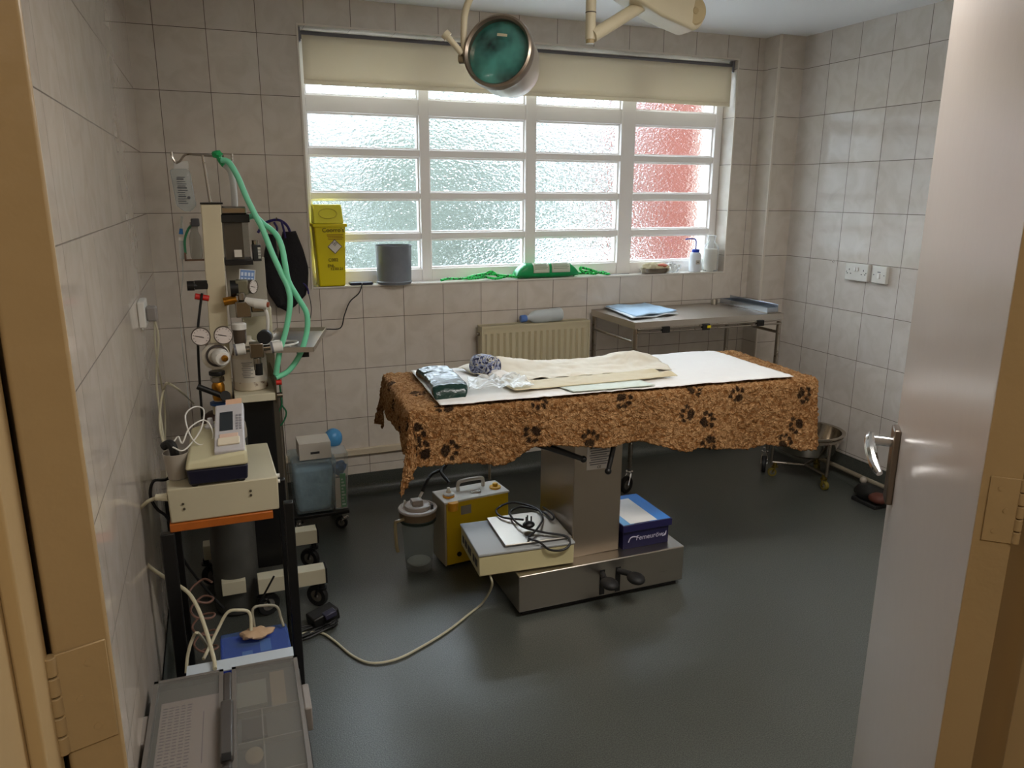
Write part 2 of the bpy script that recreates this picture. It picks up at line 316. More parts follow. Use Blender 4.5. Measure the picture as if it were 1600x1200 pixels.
# white plastic edge round the window and sill board
w = MB().box(WX0, WX1, -0.006, 0.10, WZ0-0.001, WZ0+0.008)
struct('trim_3', w, mat('sill_gloss', '#d9d4ca', 0.25), bev=0.002)
w = MB().box(WX0-0.008, WX0, -0.004, 0.0, WZ0, WZ1+.008).box(WX1, WX1+0.008, -0.004, 0.0, WZ0, WZ1+.008).box(WX0, WX1, -0.004, 0.0, WZ1, WZ1+0.008)
struct('trim_4', w, mat('tile_edge', '#d8cfc2', 0.3))
w = MB().box(3.2625-.005, 3.2625, -0.131, -0.121, 0.13, H).box(3.2625, 3.2685, -0.131, -0.1265, 0.13, H)
struct('trim_5', w, mat('tile_edge'))
# heating pipe along the right wall
w = MB().tube([(3.395, -0.55, 0.065), (3.395, -0.9, 0.06), (3.395, -3.0, 0.06)], 0.012, 10, smooth=False)
struct('trim_6', w, mat('painted_pipe', '#8f8573', 0.4))
# ------------------------------------------------------------------ window
fy0, fy1 = 0.10, 0.155
cx = [(0.804, 1.333), (1.383, 1.893), (1.952, 2.447), (2.532, 3.045)]
rz_ = [(1.112, 1.259), (1.291, 1.454), (1.486, 1.654), (1.688, 1.846), (1.92, 2.13)]
fr = MB()
fr.box(WX0, cx[0][0], fy0, fy1, WZ0, WZ1).box(cx[3][1], WX1, fy0, fy1, WZ0, WZ1)
for i in range(3): fr.box(cx[i][1], cx[i+1][0], fy0, fy1, WZ0, WZ1)
for a, b in cx:
    zz = [WZ0] + [v for p in rz_ for v in p] + [WZ1]
    for k in range(0, len(zz), 2): fr.box(a, b, fy0+0.004, fy1, zz[k], zz[k+1])
wf = struct('window_1', fr, WHITEPVC, bev=0.003)
bd = MB()
for a, b in cx:
    for c, d in rz_:
        for (p, q, r_, s_) in ((a, a+.008, c, d), (b-.008, b, c, d), (a+.008, b-.008, c, c+.008), (a+.008, b-.008, d-.008, d)):
            bd.box(p, q, 0.122, fy1-0.002, r_, s_)
obj('glazing_bead', bd, WHITEPVC, wf)
g = MB()
for a, b in cx:
    for c, d in rz_: g.box(a+.002, b-.002, 0.140, 0.146, c+.002, d-.002)
obj('glass_pane', g, PGLASS, wf)
# outside: brick return of the house, hedge, pale path
_n = BLIND.node_tree; _t = _n.nodes.new('ShaderNodeBsdfTranslucent'); _t.inputs[0].default_value = hexc('#efe6d2'); _m = _n.nodes.new('ShaderNodeMixShader'); _m.inputs[0].default_value = 0.28
_n.links.new(_n.nodes['Principled BSDF'].outputs[0], _m.inputs[1]); _n.links.new(_t.outputs[0], _m.inputs[2]); _n.links.new(_m.outputs[0], _n.nodes['Material Output'].inputs[0])
def brick_mat():
    m = bpy.data.materials.new('red_brick'); m.use_nodes = True; nt = m.node_tree; L = nt.links; b = nt.nodes['Principled BSDF']; b.inputs['Roughness'].default_value = .9
    t = nt.nodes.new('ShaderNodeTexCoord'); s = nt.nodes.new('ShaderNodeSeparateXYZ'); c = nt.nodes.new('ShaderNodeCombineXYZ'); br = nt.nodes.new('ShaderNodeTexBrick')
    L.new(t.outputs['Object'], s.inputs[0]); L.new(s.outputs[0], c.inputs[0]); L.new(s.outputs[2], c.inputs[1]); L.new(c.outputs[0], br.inputs['Vector'])
    br.inputs['Scale'].default_value = 1; br.inputs['Brick Width'].default_value = .225; br.inputs['Row Height'].default_value = .075; br.inputs['Mortar Size'].default_value = .005
    br.inputs['Color1'].default_value = hexc('#68301f'); br.inputs['Color2'].default_value = hexc('#5e2b20'); br.inputs['Mortar'].default_value = hexc('#5c4038'); L.new(br.outputs[0], b.inputs['Base Color'])
    return m
struct('wall_outside', MB().box(3.72, 6.5, 2.0, 2.3, 0, 2.9), brick_mat())
hm = MB(); hb = lambda v: v*(1+0.18*noise.noise(v*1.7)+0.08*noise.noise(v*5))
hm.ball((2.5, 4.2, 0.3), 1.0, (0.85, .6, 2.05), 48, fn=hb)
tag(obj('hedge', hm, mat('leaves', '#434a42', 0.9, var=0.5, vscale=9, bump=1, bscale=25)), 'green hedge blurred behind the middle window panes', 'hedge')
hm = MB(); hm.ball((0.9, 6.5, 0.2), 1.0, (1.3, 1, 1.75), 40, fn=hb)
tag(obj('hedge', hm, mat('leaves')), 'dark green bush blurred low behind the leftmost window panes', 'hedge')
hm = MB(); hm.ball((4.9, 9.0, 0.3), 1.0, (1.5, 1, 2.3), 40, fn=hb)
tag(obj('hedge', hm, mat('leaves')), 'dull green shrub blurred behind the third column of window panes', 'hedge')
struct('ground_outside', MB().box(-6, 14, 0.3, 16, -0.3, -0.05), mat('pale_paving', '#a4a6a4', 0.9, var=0.1, vscale=3))

# roller blind
t = thing('roller_blind', 'drab beige roller blind pulled down over the top of the window', 'blind', (1.93, 0.03, 2.17))
obj('head_rail', MB().cyl((WX0+0.012, 0.045, 2.158), (WX1-0.012, 0.045, 2.158), 0.017), mat('rail_grey', '#77747a', 0.5), t)
for xa in (WX0+0.001, WX1-0.012): obj('mount_bracket', MB().box(xa, xa+0.011, 0.025, 0.06, 2.13, 2.187), mat('rail_grey'), t)
obj('blind_fabric', MB().sheet(lambda u, v: (WX0+0.016+(WX1-WX0-0.032)*u, 0.027+0.002*math.sin(u*25)*(1-v), 1.968+0.188*v), 60, 6), BLIND, t, solid=0.0012)
obj('bottom_bar', MB().box(WX0+0.016, WX1-0.016, 0.022, 0.034, 1.952, 1.972), BLIND, t, bev=0.004)

# ------------------------------------------------------------------ doorway, doors, corridor
def leafbox(name, p, d, L_, th, side, m, kind=True):
    """door leaf from hinge corner p along unit d, thickness th to side n"""
    dd = Vector((d[0], d[1], 0)).normalized(); n = Vector((dd.y, -dd.x, 0))*side
    Mx = Matrix(((dd.x, n.x, 0, p[0]), (dd.y, n.y, 0, p[1]), (0, 0, 1, 0), (0, 0, 0, 1)))
    o = obj(name, MB().box(0, L_, 0, th, 0.012, 2.03, Mx), m, bev=0.003)
    if kind: o['kind'] = 'structure'
    return o, Mx
d1, M1 = leafbox('door_1', (1.127, -3.11), (0.488, 0.538), 0.726, 0.038, 1, [DOORW])
# painted hinge edge strip is the same leaf: a thin painted lipping
obj('door_edge', MB().box(-0.0012, 0, 0.0, 0.038, 0.012, 2.03, M1), FRAMEY, d1)
hy = 0.726-0.055
pl = MB().box(hy-0.024, hy+0.024, -0.013, 0, 0.885, 1.04, M1).box(hy-0.024, hy+0.024, 0.038, 0.047, 0.885, 1.04, M1)
plate = obj('handle_plate', pl, mat('plate_bronze', '#8c8074', .3, .9), d1, bev=0.003)
lv = MB().cyl(M1 @ Vector((hy, -0.008, 1.01)), M1 @ Vector((hy, -0.050, 1.01)), 0.010)
lv.tube([M1 @ Vector((hy+0.012, -0.050, 1.015)), M1 @ Vector((hy-0.01, -0.053, 1.012)), M1 @ Vector((hy-0.04, -0.052, 1.002)), M1 @ Vector((hy-0.08, -0.046, 0.985)), M1 @ Vector((hy-0.10, -0.038, 0.975))], 0.009, 10, rs=[.009, .010, .011, .010, .006])
lv.cyl(M1 @ Vector((hy, 0.046, 1.01)), M1 @ Vector((hy, 0.09, 1.01)), 0.011)
lv.tube([M1 @ Vector((hy+0.006, 0.09, 1.012)), M1 @ Vector((hy-0.05, 0.092, 1.0)), M1 @ Vector((hy-0.115, 0.086, 0.99))], 0.01, 10)
obj('door_handle', lv, CHROME, d1)
def hinge(M, y0, y1, z0, z1, ky, parent, m):
    h = MB().box(-0.003, -0.0012, y0, y1, z0, z1, M)
    n_ = 5; dz = (z1-z0)/n_
    for k in range(n_): h.cyl(M @ Vector((-0.001, ky, z0+k*dz+.0008)), M @ Vector((-0.001, ky, z0+(k+1)*dz-.0008)), 0.0045, n=12)
    hh = obj('hinge', h, m, parent, bev=0.0006)
    s_ = MB()
    for k in range(3):
        zc = z0+(z1-z0)*(0.17+0.33*k); yc = (y0+y1)/2+(0.004 if k % 2 else -0.004)
        s_.cyl(M @ Vector((-0.0030, yc, zc)), M @ Vector((-0.0036, yc, zc)), 0.0028, n=10)
    obj('screw', s_, m, hh)
hinge(M1, 0.008, 0.038, 1.105, 1.182, 0.041, d1, FRAMEY)
d2, M2 = leafbox('door_2', (0.2565, -3.11), (-0.30, 0.95), 0.42, 0.036, -1, [FRAMEY])
hinge(M2, 0.004, 0.036, 1.100, 1.178, 0.0385, d2, FRAMEY)
# frame posts
struct('trim_7', MB().box(0.14, 0.2085, -3.25, -3.105, 0, 2.06).box(0.2085, 0.2185, -3.16, -3.118, 0, 2.06), FRAMEC, bev=0.002)
struct('trim_8', MB().box(1.178, 1.23, -3.25, -3.10, 0, 2.06).box(1.168, 1.178, -3.20, -3.162, 0, 2.06), FRAMEC, bev=0.002)
struct('trim_9', MB().box(0.14, 1.23, -3.25, -3.105, 2.05, 2.10), FRAMEC, bev=0.002)
# corridor behind the doorway
CORR = mat('corridor_paint', '#c4ab80', 0.6); 
struct('wall_corridor_left', MB().box(-0.75, -0.65, -5.2, -3.25, 0, 2.4), CORR)
struct('wall_corridor_right', MB().box(2.2, 2.3, -5.2, -3.25, 0, 2.4), CORR)
struct('wall_corridor_end', MB().box(-0.75, 2.3, -5.3, -5.2, 0, 2.4), CORR)
struct('wall_corridor_near', MB().box(-0.75, 0.14, -3.262, -3.25, 0, 2.4).box(1.23, 2.3, -3.262, -3.25, 0, 2.4).box(0.14, 1.23, -3.262, -3.25, 2.10, 2.4), CORR)
struct('floor_corridor', MB().box(-0.75, 2.3, -5.3, -3.25, -0.1, 0.0), FLOOR)
struct('ceiling_corridor', MB().box(-0.75, 2.3, -5.3, -3.25, 2.4, 2.5), CEIL)
area('corridor_lamp_light', (0.8, -4.4, 2.33), (0, 0, 0), 1.1, 0.25, 7, (1.0, 0.88, 0.72))
cl = thing('unseen_ceiling_light', 'added white ceiling light, out of view, brightening the room from the doorway end', 'light', (1.75, -2.45, H))  # unseen fixture added to carry the extra room light
obj('lamp_body', MB().box(1.15, 2.35, -2.56, -2.34, 2.245, H-0.001), WHITEP, cl, bev=0.004)
cl = thing('unseen_ceiling_light', 'long plain corridor ceiling light behind the doorway', 'light', (0.8, -4.4, 2.4))
obj('lamp_body', MB().box(0.2, 1.4, -4.48, -4.32, 2.345, 2.4), WHITEP, cl, bev=0.004)
# ------------------------------------------------------------------ operating table
TA = R(-3.5); TOX, TOY, TZ = 0.905, -1.375, 0.80
ex = Vector((math.cos(TA), math.sin(TA), 0)); ey = Vector((-math.sin(TA), math.cos(TA), 0))
MT = Matrix(((ex.x, ey.x, 0, TOX), (ex.y, ey.y, 0, TOY), (0, 0, 1, 0), (0, 0, 0, 1)))
TL_, TW_ = 1.535, 0.53
t = thing('operating_table', 'stainless steel column operating table hidden under the paw print fleece', 'table', (1.61, -1.18, 0))
obj('pedestal_base', MB().box(1.265, 1.953, -1.398, -0.975, 0.022, 0.165), STEEL, t, bev=0.004)
obj('base_skirt', MB().box(1.285, 1.935, -1.38, -0.99, 0.0, 0.022), BLACKR, t)
obj('column', MB().box(1.503, 1.700, -1.334, -1.03, 0.165, 0.74), STEELV, t, bev=0.003)
obj('tabletop', MB().box(0.02, TL_-0.02, 0.02, TW_-0.02, 0.755, 0.798, MT), STEEL, t, bev=0.004)
obj('support_frame', MB().box(0.35, 1.1, 0.1, 0.42, 0.72, 0.755, MT), BLACKM, t, bev=0.003)
lab = obj('rating_plate', MB().box(1.552, 1.655, -1.3355, -1.334, 0.505, 0.60), mat('label_white', '#c9c4be', 0.5), t)
tx = MB()
for k in range(8): tx.box(1.562+0.003*(k % 3), 1.645-0.012*(k % 2), -1.3362, -1.3355, 0.585-k*0.0088, 0.5885-k*0.0088)
obj('print', tx, INKG, lab); text('CE', 0.014, facing((1.603, -1.3362, 0.513), (1, 0, 0), (0, 0, 1)), INK, lab, 'print')
# lever handles under the top
for q in ([(1.30, -1.36, 0.66), (1.385, -1.395, 0.63), (1.505, -1.40, 0.577)], [(1.652, -1.355, 0.66), (1.63, -1.39, 0.61), (1.597, -1.415, 0.525)]):
    l = MB().tube(q, 0.010, 10, rs=[0.014, 0.012, 0.009] if q[0][0] < 1.4 else [0.012, 0.009, 0.009]); l.ball(q[-1], 0.0125)
    obj('locking_lever', l, BLACK, t)
# two foot pedals
for xx, h, dx in ((1.596, 0.0, -0.014), (1.662, 0.012, 0.03)):
    pd = MB().box(xx-0.008, xx+0.012, -1.4005, -1.3985, 0.03, 0.13)
    pd.cyl((xx+0.002, -1.40, 0.115), (xx+dx, -1.445, 0.118), 0.011)
    pd.ball((xx+dx+0.004, -1.475, 0.115), 0.034, (0.95, 1.15, 0.55), 20)
    obj('foot_pedal', pd, BLACKR, t)

# fleece blanket
hem = [(-0.30, .20), (.0, .170), (.09, .172), (.19, .186), (.30, .205), (.345, .185), (.40, .150), (.50, .148), (.575, .162), (.67, .180), (.715, .175), (.80, .170), (.91, .200), (.99, .222), (1.04, .212), (1.16, .23), (1.26, .252), (1.335, .23), (1.41, .245), (1.48, .268), (1.80, .25)]
def lerp(tab, x):
    for (a, b), (c, d) in zip(tab, tab[1:]):
        if x <= c: return b+(d-b)*max(0, (x-a))/(c-a)
    return tab[-1][1]
PAWS = [(0.0, .075), (0.02, .145), (.105, .150), (.40, .12), (.605, .165), (.73, .03), (.985, .105), (1.06, .135), (1.075, .215), (1.19, .055), (1.475, .07), (1.455, .185), (1.40, .25), (.42, .006), (.105, .0), (1.01, .01), (.30, .20), (.72, -.07), (-.08, .02), (.05, -.2), (-.02, -.38), (1.3, .16), (.86, .22), (.20, .09), (.2, .18), (-.11, -.12), (-.1, -.3)]
def paw(p, q):
    """1 inside a paw print; p along the edge, q outward from the front edge"""
    best = 0
    for i, (a, b) in enumerate(PAWS[:16]+PAWS[17:21]+[PAWS[25], PAWS[26]]):
        dx, dy = p-a, q-b
        if abs(dx) > .07 or abs(dy) > .07: continue
        an = (i*2.4) % 6.28; c, s_ = math.cos(an), math.sin(an); u, v = dx*c+dy*s_, -dx*s_+dy*c
        if (u/.021)**2+((v+.010)/.015)**2 < 1: return 1
        for tx_, ty_ in ((-.026, .012), (-.010, .025), (.010, .026), (.026, .012)):
            if ((u-tx_)/.0085)**2+((v-ty_)/.011)**2 < 1: return 1
    return best
RR = 0.022
def fleece(u, v):
    p = -0.20+(TL_+0.212)*u
    hp = lerp(hem, p)+0.022; hb_ = 0.16
    q = -hp+(TW_+hp+hb_)*v            # q<0 hangs in front
    wob = 0.012*noise.noise(Vector((p*6, q*6, 3)))
    # outside distances
    lim_l = 0.155+0.03*math.sin(q*21)+0.02*noise.noise(Vector((q*14, 5, 1)))
    a = max(0, -p)/0.20*lim_l if p < 0 else max(0, p-TL_)
    b = -q if q < 0 else max(0, q-TW_)
    bx = min(max(p, 0), TL_); by = min(max(q, 0), TW_)
    nx = -1 if p < 0 else 1; ny = -1 if q < 0 else 1
    d = math.hypot(a, b)
    z = TZ+0.012; off = 0
    if d > 0:
        if d < RR*math.pi/2: off = RR*math.sin(d/RR); z -= RR*(1-math.cos(d/RR))
        else: off = RR; z -= RR+(d-RR*math.pi/2)
        dirx, diry = (nx*a/d, ny*b/d)
        dep = max(0, d-0.03)
        fold = 0.10*dep*math.sin(bx*13+1.0)+0.05*dep*math.sin(bx*29) if a < b else 0.14*dep*math.sin(by*17)
        if a > 0 and b > 0: fold += 0.25*dep*abs(math.sin(2*math.atan2(a, b)))
        off += 0.7*fold+0.01*dep/0.2
        if ny < 0 or a > 0: pass
        X = bx+dirx*off; Y = by+diry*off
        # left end sags inward under the table end
        if nx < 0 and a > b: X += 0.2*max(0, d-0.08)
    else:
        X, Y = p, q; z += 0.006*noise.noise(Vector((p*5, q*5, 0)))
        if p < 0.0: z -= 0
    # curly pile
    P_ = Vector((p, q, 0))
    n1 = noise.noise(P_*95+Vector((0, 0, 2)))*0.5+noise.noise(P_*190)*0.35
    cell = noise.voronoi(P_*70)[0]
    lift = 0.0065*(0.6-min(1, cell[0]*1.5))+0.003*n1
    if d > RR: X += (nx*a/d)*lift+0.002*n1; Y += (ny*b/d)*lift
    else: z += lift
    if v < 0.004 or u < .004 or u > .996: z += 0.006*noise.noise(P_*120)
    w_ = MT @ Vector((X, Y, 0)); return (w_.x, w_.y, z)
NU, NV = 400, 190
fm = MB().sheet(fleece, NU, NV)
fl = obj('fleece_blanket', fm, mat('fleece_tmp'), smooth=180)
at = fl.data.attributes.new('paw', 'FLOAT', 'POINT'); vals = []
# recompute the sheet coordinates of each vertex (same order as built, no doubles merged)
for j in range(NV+1):
    for i in range(NU+1):
        p = -0.20+(TL_+0.212)*i/NU; hp = lerp(hem, p)+0.022; q = -hp+(TW_+hp+0.16)*j/NV
        jit = noise.noise(Vector((p*120, q*120, 1)))*0.006
        vals.append(float(paw(p+jit, -q+jit)))
if len(vals) == len(fl.data.vertices): at.data.foreach_set('value', vals)
def fleece_mat():
    m = bpy.data.materials.new('tan_fleece'); m.use_nodes = True; nt = m.node_tree; L = nt.links; b = nt.nodes['Principled BSDF']
    b.inputs['Roughness'].default_value = 0.95; b.inputs['Sheen Weight'].default_value = 0.2; b.inputs['Specular IOR Level'].default_value = 0.1; b.inputs['Sheen Tint'].default_value = hexc('#e8b070')
    t = nt.nodes.new('ShaderNodeTexCoord'); v = nt.nodes.new('ShaderNodeTexVoronoi'); v.inputs['Scale'].default_value = 84
    n = nt.nodes.new('ShaderNodeTexNoise'); n.inputs['Scale'].default_value = 60; n.inputs['Detail'].default_value = 5; n.inputs['Distortion'].default_value = 1
    mx0 = nt.nodes.new('ShaderNodeMix'); mx0.data_type = 'RGBA'; mx0.inputs[0].default_value = 0.04; L.new(t.outputs['Object'], mx0.inputs[6]); L.new(n.outputs['Color'], mx0.inputs[7]); L.new(mx0.outputs[2], v.inputs['Vector'])
    L.new(t.outputs['Object'], n.inputs['Vector'])
    r = nt.nodes.new('ShaderNodeValToRGB'); r.color_ramp.elements[0].position = 0.0; r.color_ramp.elements[0].color = hexc('#d6ac7c'); r.color_ramp.elements[1].position = 0.75; r.color_ramp.elements[1].color = hexc('#835730')
    L.new(v.outputs['Distance'], r.inputs[0])
    n2 = nt.nodes.new('ShaderNodeTexNoise'); n2.inputs['Scale'].default_value = 7; n2.inputs['Detail'].default_value = 4; L.new(t.outputs['Object'], n2.inputs['Vector'])
    r2 = nt.nodes.new('ShaderNodeValToRGB'); r2.color_ramp.elements[0].position = .35; r2.color_ramp.elements[0].color = (.82, .78, .74, 1); r2.color_ramp.elements[1].position = .65
    L.new(n2.outputs[0], r2.inputs[0]); m1 = nt.nodes.new('ShaderNodeMix'); m1.data_type = 'RGBA'; m1.blend_type = 'MULTIPLY'; m1.inputs[0].default_value = 1; L.new(r.outputs[0], m1.inputs[6]); L.new(r2.outputs[0], m1.inputs[7])
    a = nt.nodes.new('ShaderNodeAttribute'); a.attribute_name = 'paw'
    m2 = nt.nodes.new('ShaderNodeMix'); m2.data_type = 'RGBA'; L.new(a.outputs['Fac'], m2.inputs[0]); L.new(m1.outputs[2], m2.inputs[6]); m2.inputs[7].default_value = hexc('#211712')
    L.new(m2.outputs[2], b.inputs['Base Color'])
    sb = nt.nodes.new('ShaderNodeMath'); sb.operation = 'MULTIPLY_ADD'; sb.inputs[1].default_value = -1.0; L.new(v.outputs['Distance'], sb.inputs[0]); L.new(n.outputs[0], sb.inputs[2])
    bp = nt.nodes.new('ShaderNodeBump'); bp.inputs['Strength'].default_value = 1.0; bp.inputs['Distance'].default_value = 0.008; L.new(sb.outputs[0], bp.inputs['Height']); L.new(bp.outputs[0], b.inputs['Normal'])
    return m
fl.data.materials.clear(); fl.data.materials.append(fleece_mat())
md = fl.modifiers.new('solid', 'SOLIDIFY'); md.thickness = 0.010; md.offset = -1
tag(fl, 'tan curly fleece blanket with black paw prints draped over the operating table', 'blanket')

# absorbent pads and sheets on the fleece
def ontable(p, q, z): v = MT @ Vector((p, q, 0)); return (v.x, v.y, TZ+0.016+z)
def pad(name, label, quad, z0, m, amp=0.003, nu=60, nv=30, seed=0, ed=None, fn=None, solid=0.002, cat='pad'):
    """quad in table coordinates: front-left, front-right, back-right, back-left"""
    A, B, C_, D = [Vector((a, b)) for a, b in quad]
    def f(u, v):
        c = (A*(1-u)+B*u)*(1-v)+(D*(1-u)+C_*u)*v
        z = z0+amp*(0.5+0.5*noise.noise(Vector((c.x*9+seed, c.y*13, seed))))+0.4*amp*noise.noise(Vector((c.x*40+seed, c.y*40, 1)))
        if fn: z += fn(u, v, c)
        return ontable(c.x, c.y, z)
    o = obj(name, MB().sheet(f, nu, nv), m, smooth=60, solid=solid)
    if label: tag(o, label, cat)
    return o
PADM = mat('pad_white', '#e8e6e2', 0.75, bump=0.25, bscale=22)
pad('absorbent_pad', 'white absorbent pad covering the window end of the fleece, under the creased cream sheet', [(.085, -.01), (1.44, -.005), (1.415, .50), (.085, .50)], 0.004, PADM, 0.006, 110, 50, 3)
pad('absorbent_pad', 'smaller white pad with a pale green edge lying near the middle of the table front', [(.55, -.004), (.86, -.004), (.84, .10), (.52, .09)], 0.0135, mat('pad_greenish', '#d3ddd3', 0.8), 0.002, 30, 10, 9)
def creased(u, v, c):
    return 0.042*math.exp(-((v-.78)/.28)**2)*(0.6+0.4*math.sin(u*7+1))*min(1, u*6)*min(1, (1-u)*8)+0.016*abs(noise.noise(Vector((c.x*11, c.y*16, 8))))
pad('drape_sheet', 'creased cream and white paper drape running along the back of the table top', [(.34, .18), (1.04, .20), (1.08, .43), (.25, .46)], 0.013, mat('drape_cream', '#ddd5c2', 0.7, var=0.05, vscale=3, bump=0.2, bscale=14), 0.007, 80, 36, 5, fn=creased, cat='sheet')
pad('drape_sheet', 'flat cream paper strip with a torn right end on the middle of the pads', [(.36, .055), (1.00, .085), (.93, .20), (.34, .17)], 0.016, mat('drape_tan', '#cfc3a4', 0.7, bump=0.3, bscale=18), 0.005, 60, 14, 11, cat='sheet', fn=lambda u, v, c: 0.012*max(0, u-.82)/.18*abs(math.sin(v*6)))
pad('film_wrapper', 'crumpled clear film wrapper between the green pack and the cream sheets', [(.20, .055), (.43, .055), (.43, .22), (.24, .24)], 0.016, FILM, 0.01, 40, 30, 2, fn=lambda u, v, c: 0.022*abs(noise.noise(Vector((c.x*22, c.y*22, 4))))+.008, solid=0.0006, cat='wrapper')
tiss = MB().ball((0, 0, 0), 0.035, (1.2, 1.1, .6), 28, fn=lambda v: v*(1+0.6*noise.noise(v*45)))
o = obj('crumpled_tissue', tiss, mat('pad_white')); o.location = ontable(.37, .25, .022)
tag(o, 'small crumpled white tissue right of the rolled bandage', 'tissue')
# dark green pack
def packf(u, v):
    a_ = 2*math.pi*u; s2 = abs(math.sin(a_))**.55*(1 if math.sin(a_) >= 0 else -1); c2 = abs(math.cos(a_))**.6*(1 if math.cos(a_) >= 0 else -1)
    e_ = min(1, 10*min(v, 1-v))**.4
    p = .135+.022*math.sin(v*3)+.062*c2*(.8+.2*e_); q = .055+.345*v
    h = .020*(0.8+0.45*abs(2*v-1)**1.5)*e_
    z = .006+h+h*s2+.003*noise.noise(Vector((p*45, q*45, s2)))*e_
    return ontable(p, q, z)
pk = MB().sheet(packf, 48, 60)
o = obj('swab_pack', pk, mat('dark_green_film', '#17322c', 0.18, bump=0.6, bscale=32), smooth=70)
tag(o, 'dark green shiny foil pack lying at the left end of the table', 'pack')
# rolled bandage
rc = Vector(ontable(.335, .335, 0.045)); rm = MB(); ax = (ex*0.55-ey*0.83).normalized()
rm.lathe(rc-ax*0.055, [(0.0, 0.004), (0.012, 0.0), (0.026, 0.0), (0.036, 0.006), (0.043, 0.03), (0.044, 0.07), (0.038, 0.10), (0.028, 0.108), (0.01, 0.105), (0, 0.104)], 36, axis=ax)
def bandage_mat():
    m = mat('bandage_cloth', '#6c6f8c', 0.75, bump=0.5, bscale=60); nt = m.node_tree; b = nt.nodes['Principled BSDF']
    t = nt.nodes.new('ShaderNodeTexCoord'); w_ = nt.nodes.new('ShaderNodeTexNoise'); w_.inputs['Scale'].default_value = 28; w_.inputs['Distortion'].default_value = 2.5
    r = nt.nodes.new('ShaderNodeValToRGB'); r.color_ramp.interpolation = 'CONSTANT'; r.color_ramp.elements[0].color = hexc('#22223a')
    for p_, c_ in ((.42, '#7d86a8'), (.5, '#a9aebc'), (.56, '#c9c19a'), (.6, '#3a3a58')): e_ = r.color_ramp.elements.new(p_); e_.color = hexc(c_)
    nt.links.new(t.outputs['Object'], w_.inputs['Vector']); nt.links.new(w_.outputs[0], r.inputs[0]); nt.links.new(r.outputs[0], b.inputs['Base Color']); return m
o = obj('bandage_roll', rm, bandage_mat()); tag(o, 'rolled blue, white and navy patterned bandage beside the green pack', 'bandage')

# ------------------------------------------------------------------ under the table
# electronic scale box
t = thing('weighing_scale', 'cream boxed scale with a steel platform standing on the table base', 'scale', (1.32, -1.25, 0.165), R(-2))
MS = Matrix.Translation((1.325, -1.235, 0)) @ Euler((0, 0, R(-4))).to_matrix().to_4x4()
obj('scale_body', MB().box(-.187, .172, -.135, .135, 0.170, 0.245, MS), mat('scale_cream', '#c2b88e', 0.5), t, bev=0.004)
obj('scale_lid', MB().box(-.190, .175, -.138, .138, 0.246, 0.256, MS), mat('scale_top', '#9da0a0', 0.45), t, bev=0.003)
obj('weighing_platform', MB().box(-.085, .170, -.115, .135, 0.262, 0.268, MS), STEEL, t, bev=0.002)
obj('rubber_pad', MB().box(-.06, .145, -.09, .11, 0.256, 0.262, MS), BLACKR, t)
for a_, b_ in ((-.16, -.1), (.14, -.1), (-.16, .1), (.14, .1)):
    v = MS @ Vector((a_, b_, 0)); obj('rubber_foot', MB().cyl((v.x, v.y, .1655), (v.x, v.y, .171), .012), BLACKR, t)
for k, (a_, b_) in enumerate(((-.11, .03), (-.07, .02), (-.02, .045), (.04, .03), (.085, .02))): obj('dark_marking', MB().box(-.1885, -.187, a_, a_+b_, .195, .222, MS), DKGREY, t)

# coiled lead and plug
t = thing('power_lead', 'black mains lead with three pin plug coiled on the scale platform', 'cable', (1.32, -1.25, 0.27))
zc = 0.276
loop = [(1.477, -1.415, 0.276), (1.343, -1.435, 0.276), (1.335, -1.325, 0.277), (1.452, -1.174, 0.279), (1.485, -1.060, 0.282), (1.401, -0.978, 0.276), (1.307, -1.046, 0.276), (1.298, -1.174, 0.277), (1.358, -1.282, 0.280), (1.423, -1.367, 0.276), (1.426, -1.415, 0.272), (1.393, -1.445, 0.262)]
cab = MB().tube([(1.362, -1.197, 0.284), (1.301, -1.131, 0.277), (1.307, -1.053, 0.276), (1.389, -1.009, 0.276), (1.452, -1.091, 0.277), (1.443, -1.195, 0.281), (1.373, -1.295, 0.283), (1.326, -1.330, 0.276), (1.352, -1.372, 0.273), (1.385, -1.388, 0.245), (1.435, -1.389, 0.235), (1.468, -1.384, 0.25), (1.462, -1.36, 0.272), (1.397, -1.311, 0.276), (1.335, -1.245, 0.283), (1.343, -1.106, 0.276), (1.408, -1.065, 0.276), (1.467, -1.140, 0.276), (1.470, -1.218, 0.276), (1.485, -1.20, 0.285), (1.495, -1.08, 0.268)], 0.0042, 8)
obj('cable', cab, CABLEK, t)
pc = Vector((1.358, -1.258, 0.285))
pg = obj('plug', MB().ball((pc.x, pc.y, 0.291), 0.024, (1, .85, .55), 14), BLACK, t)
for dx, dy in ((-.010, .0), (.010, .0), (0, .012)): obj('plug_pin', MB().box(pc.x+dx-.0025, pc.x+dx+.0025, pc.y+dy-.0015, pc.y+dy+.0015, .300, .323), DKGREY, pg)

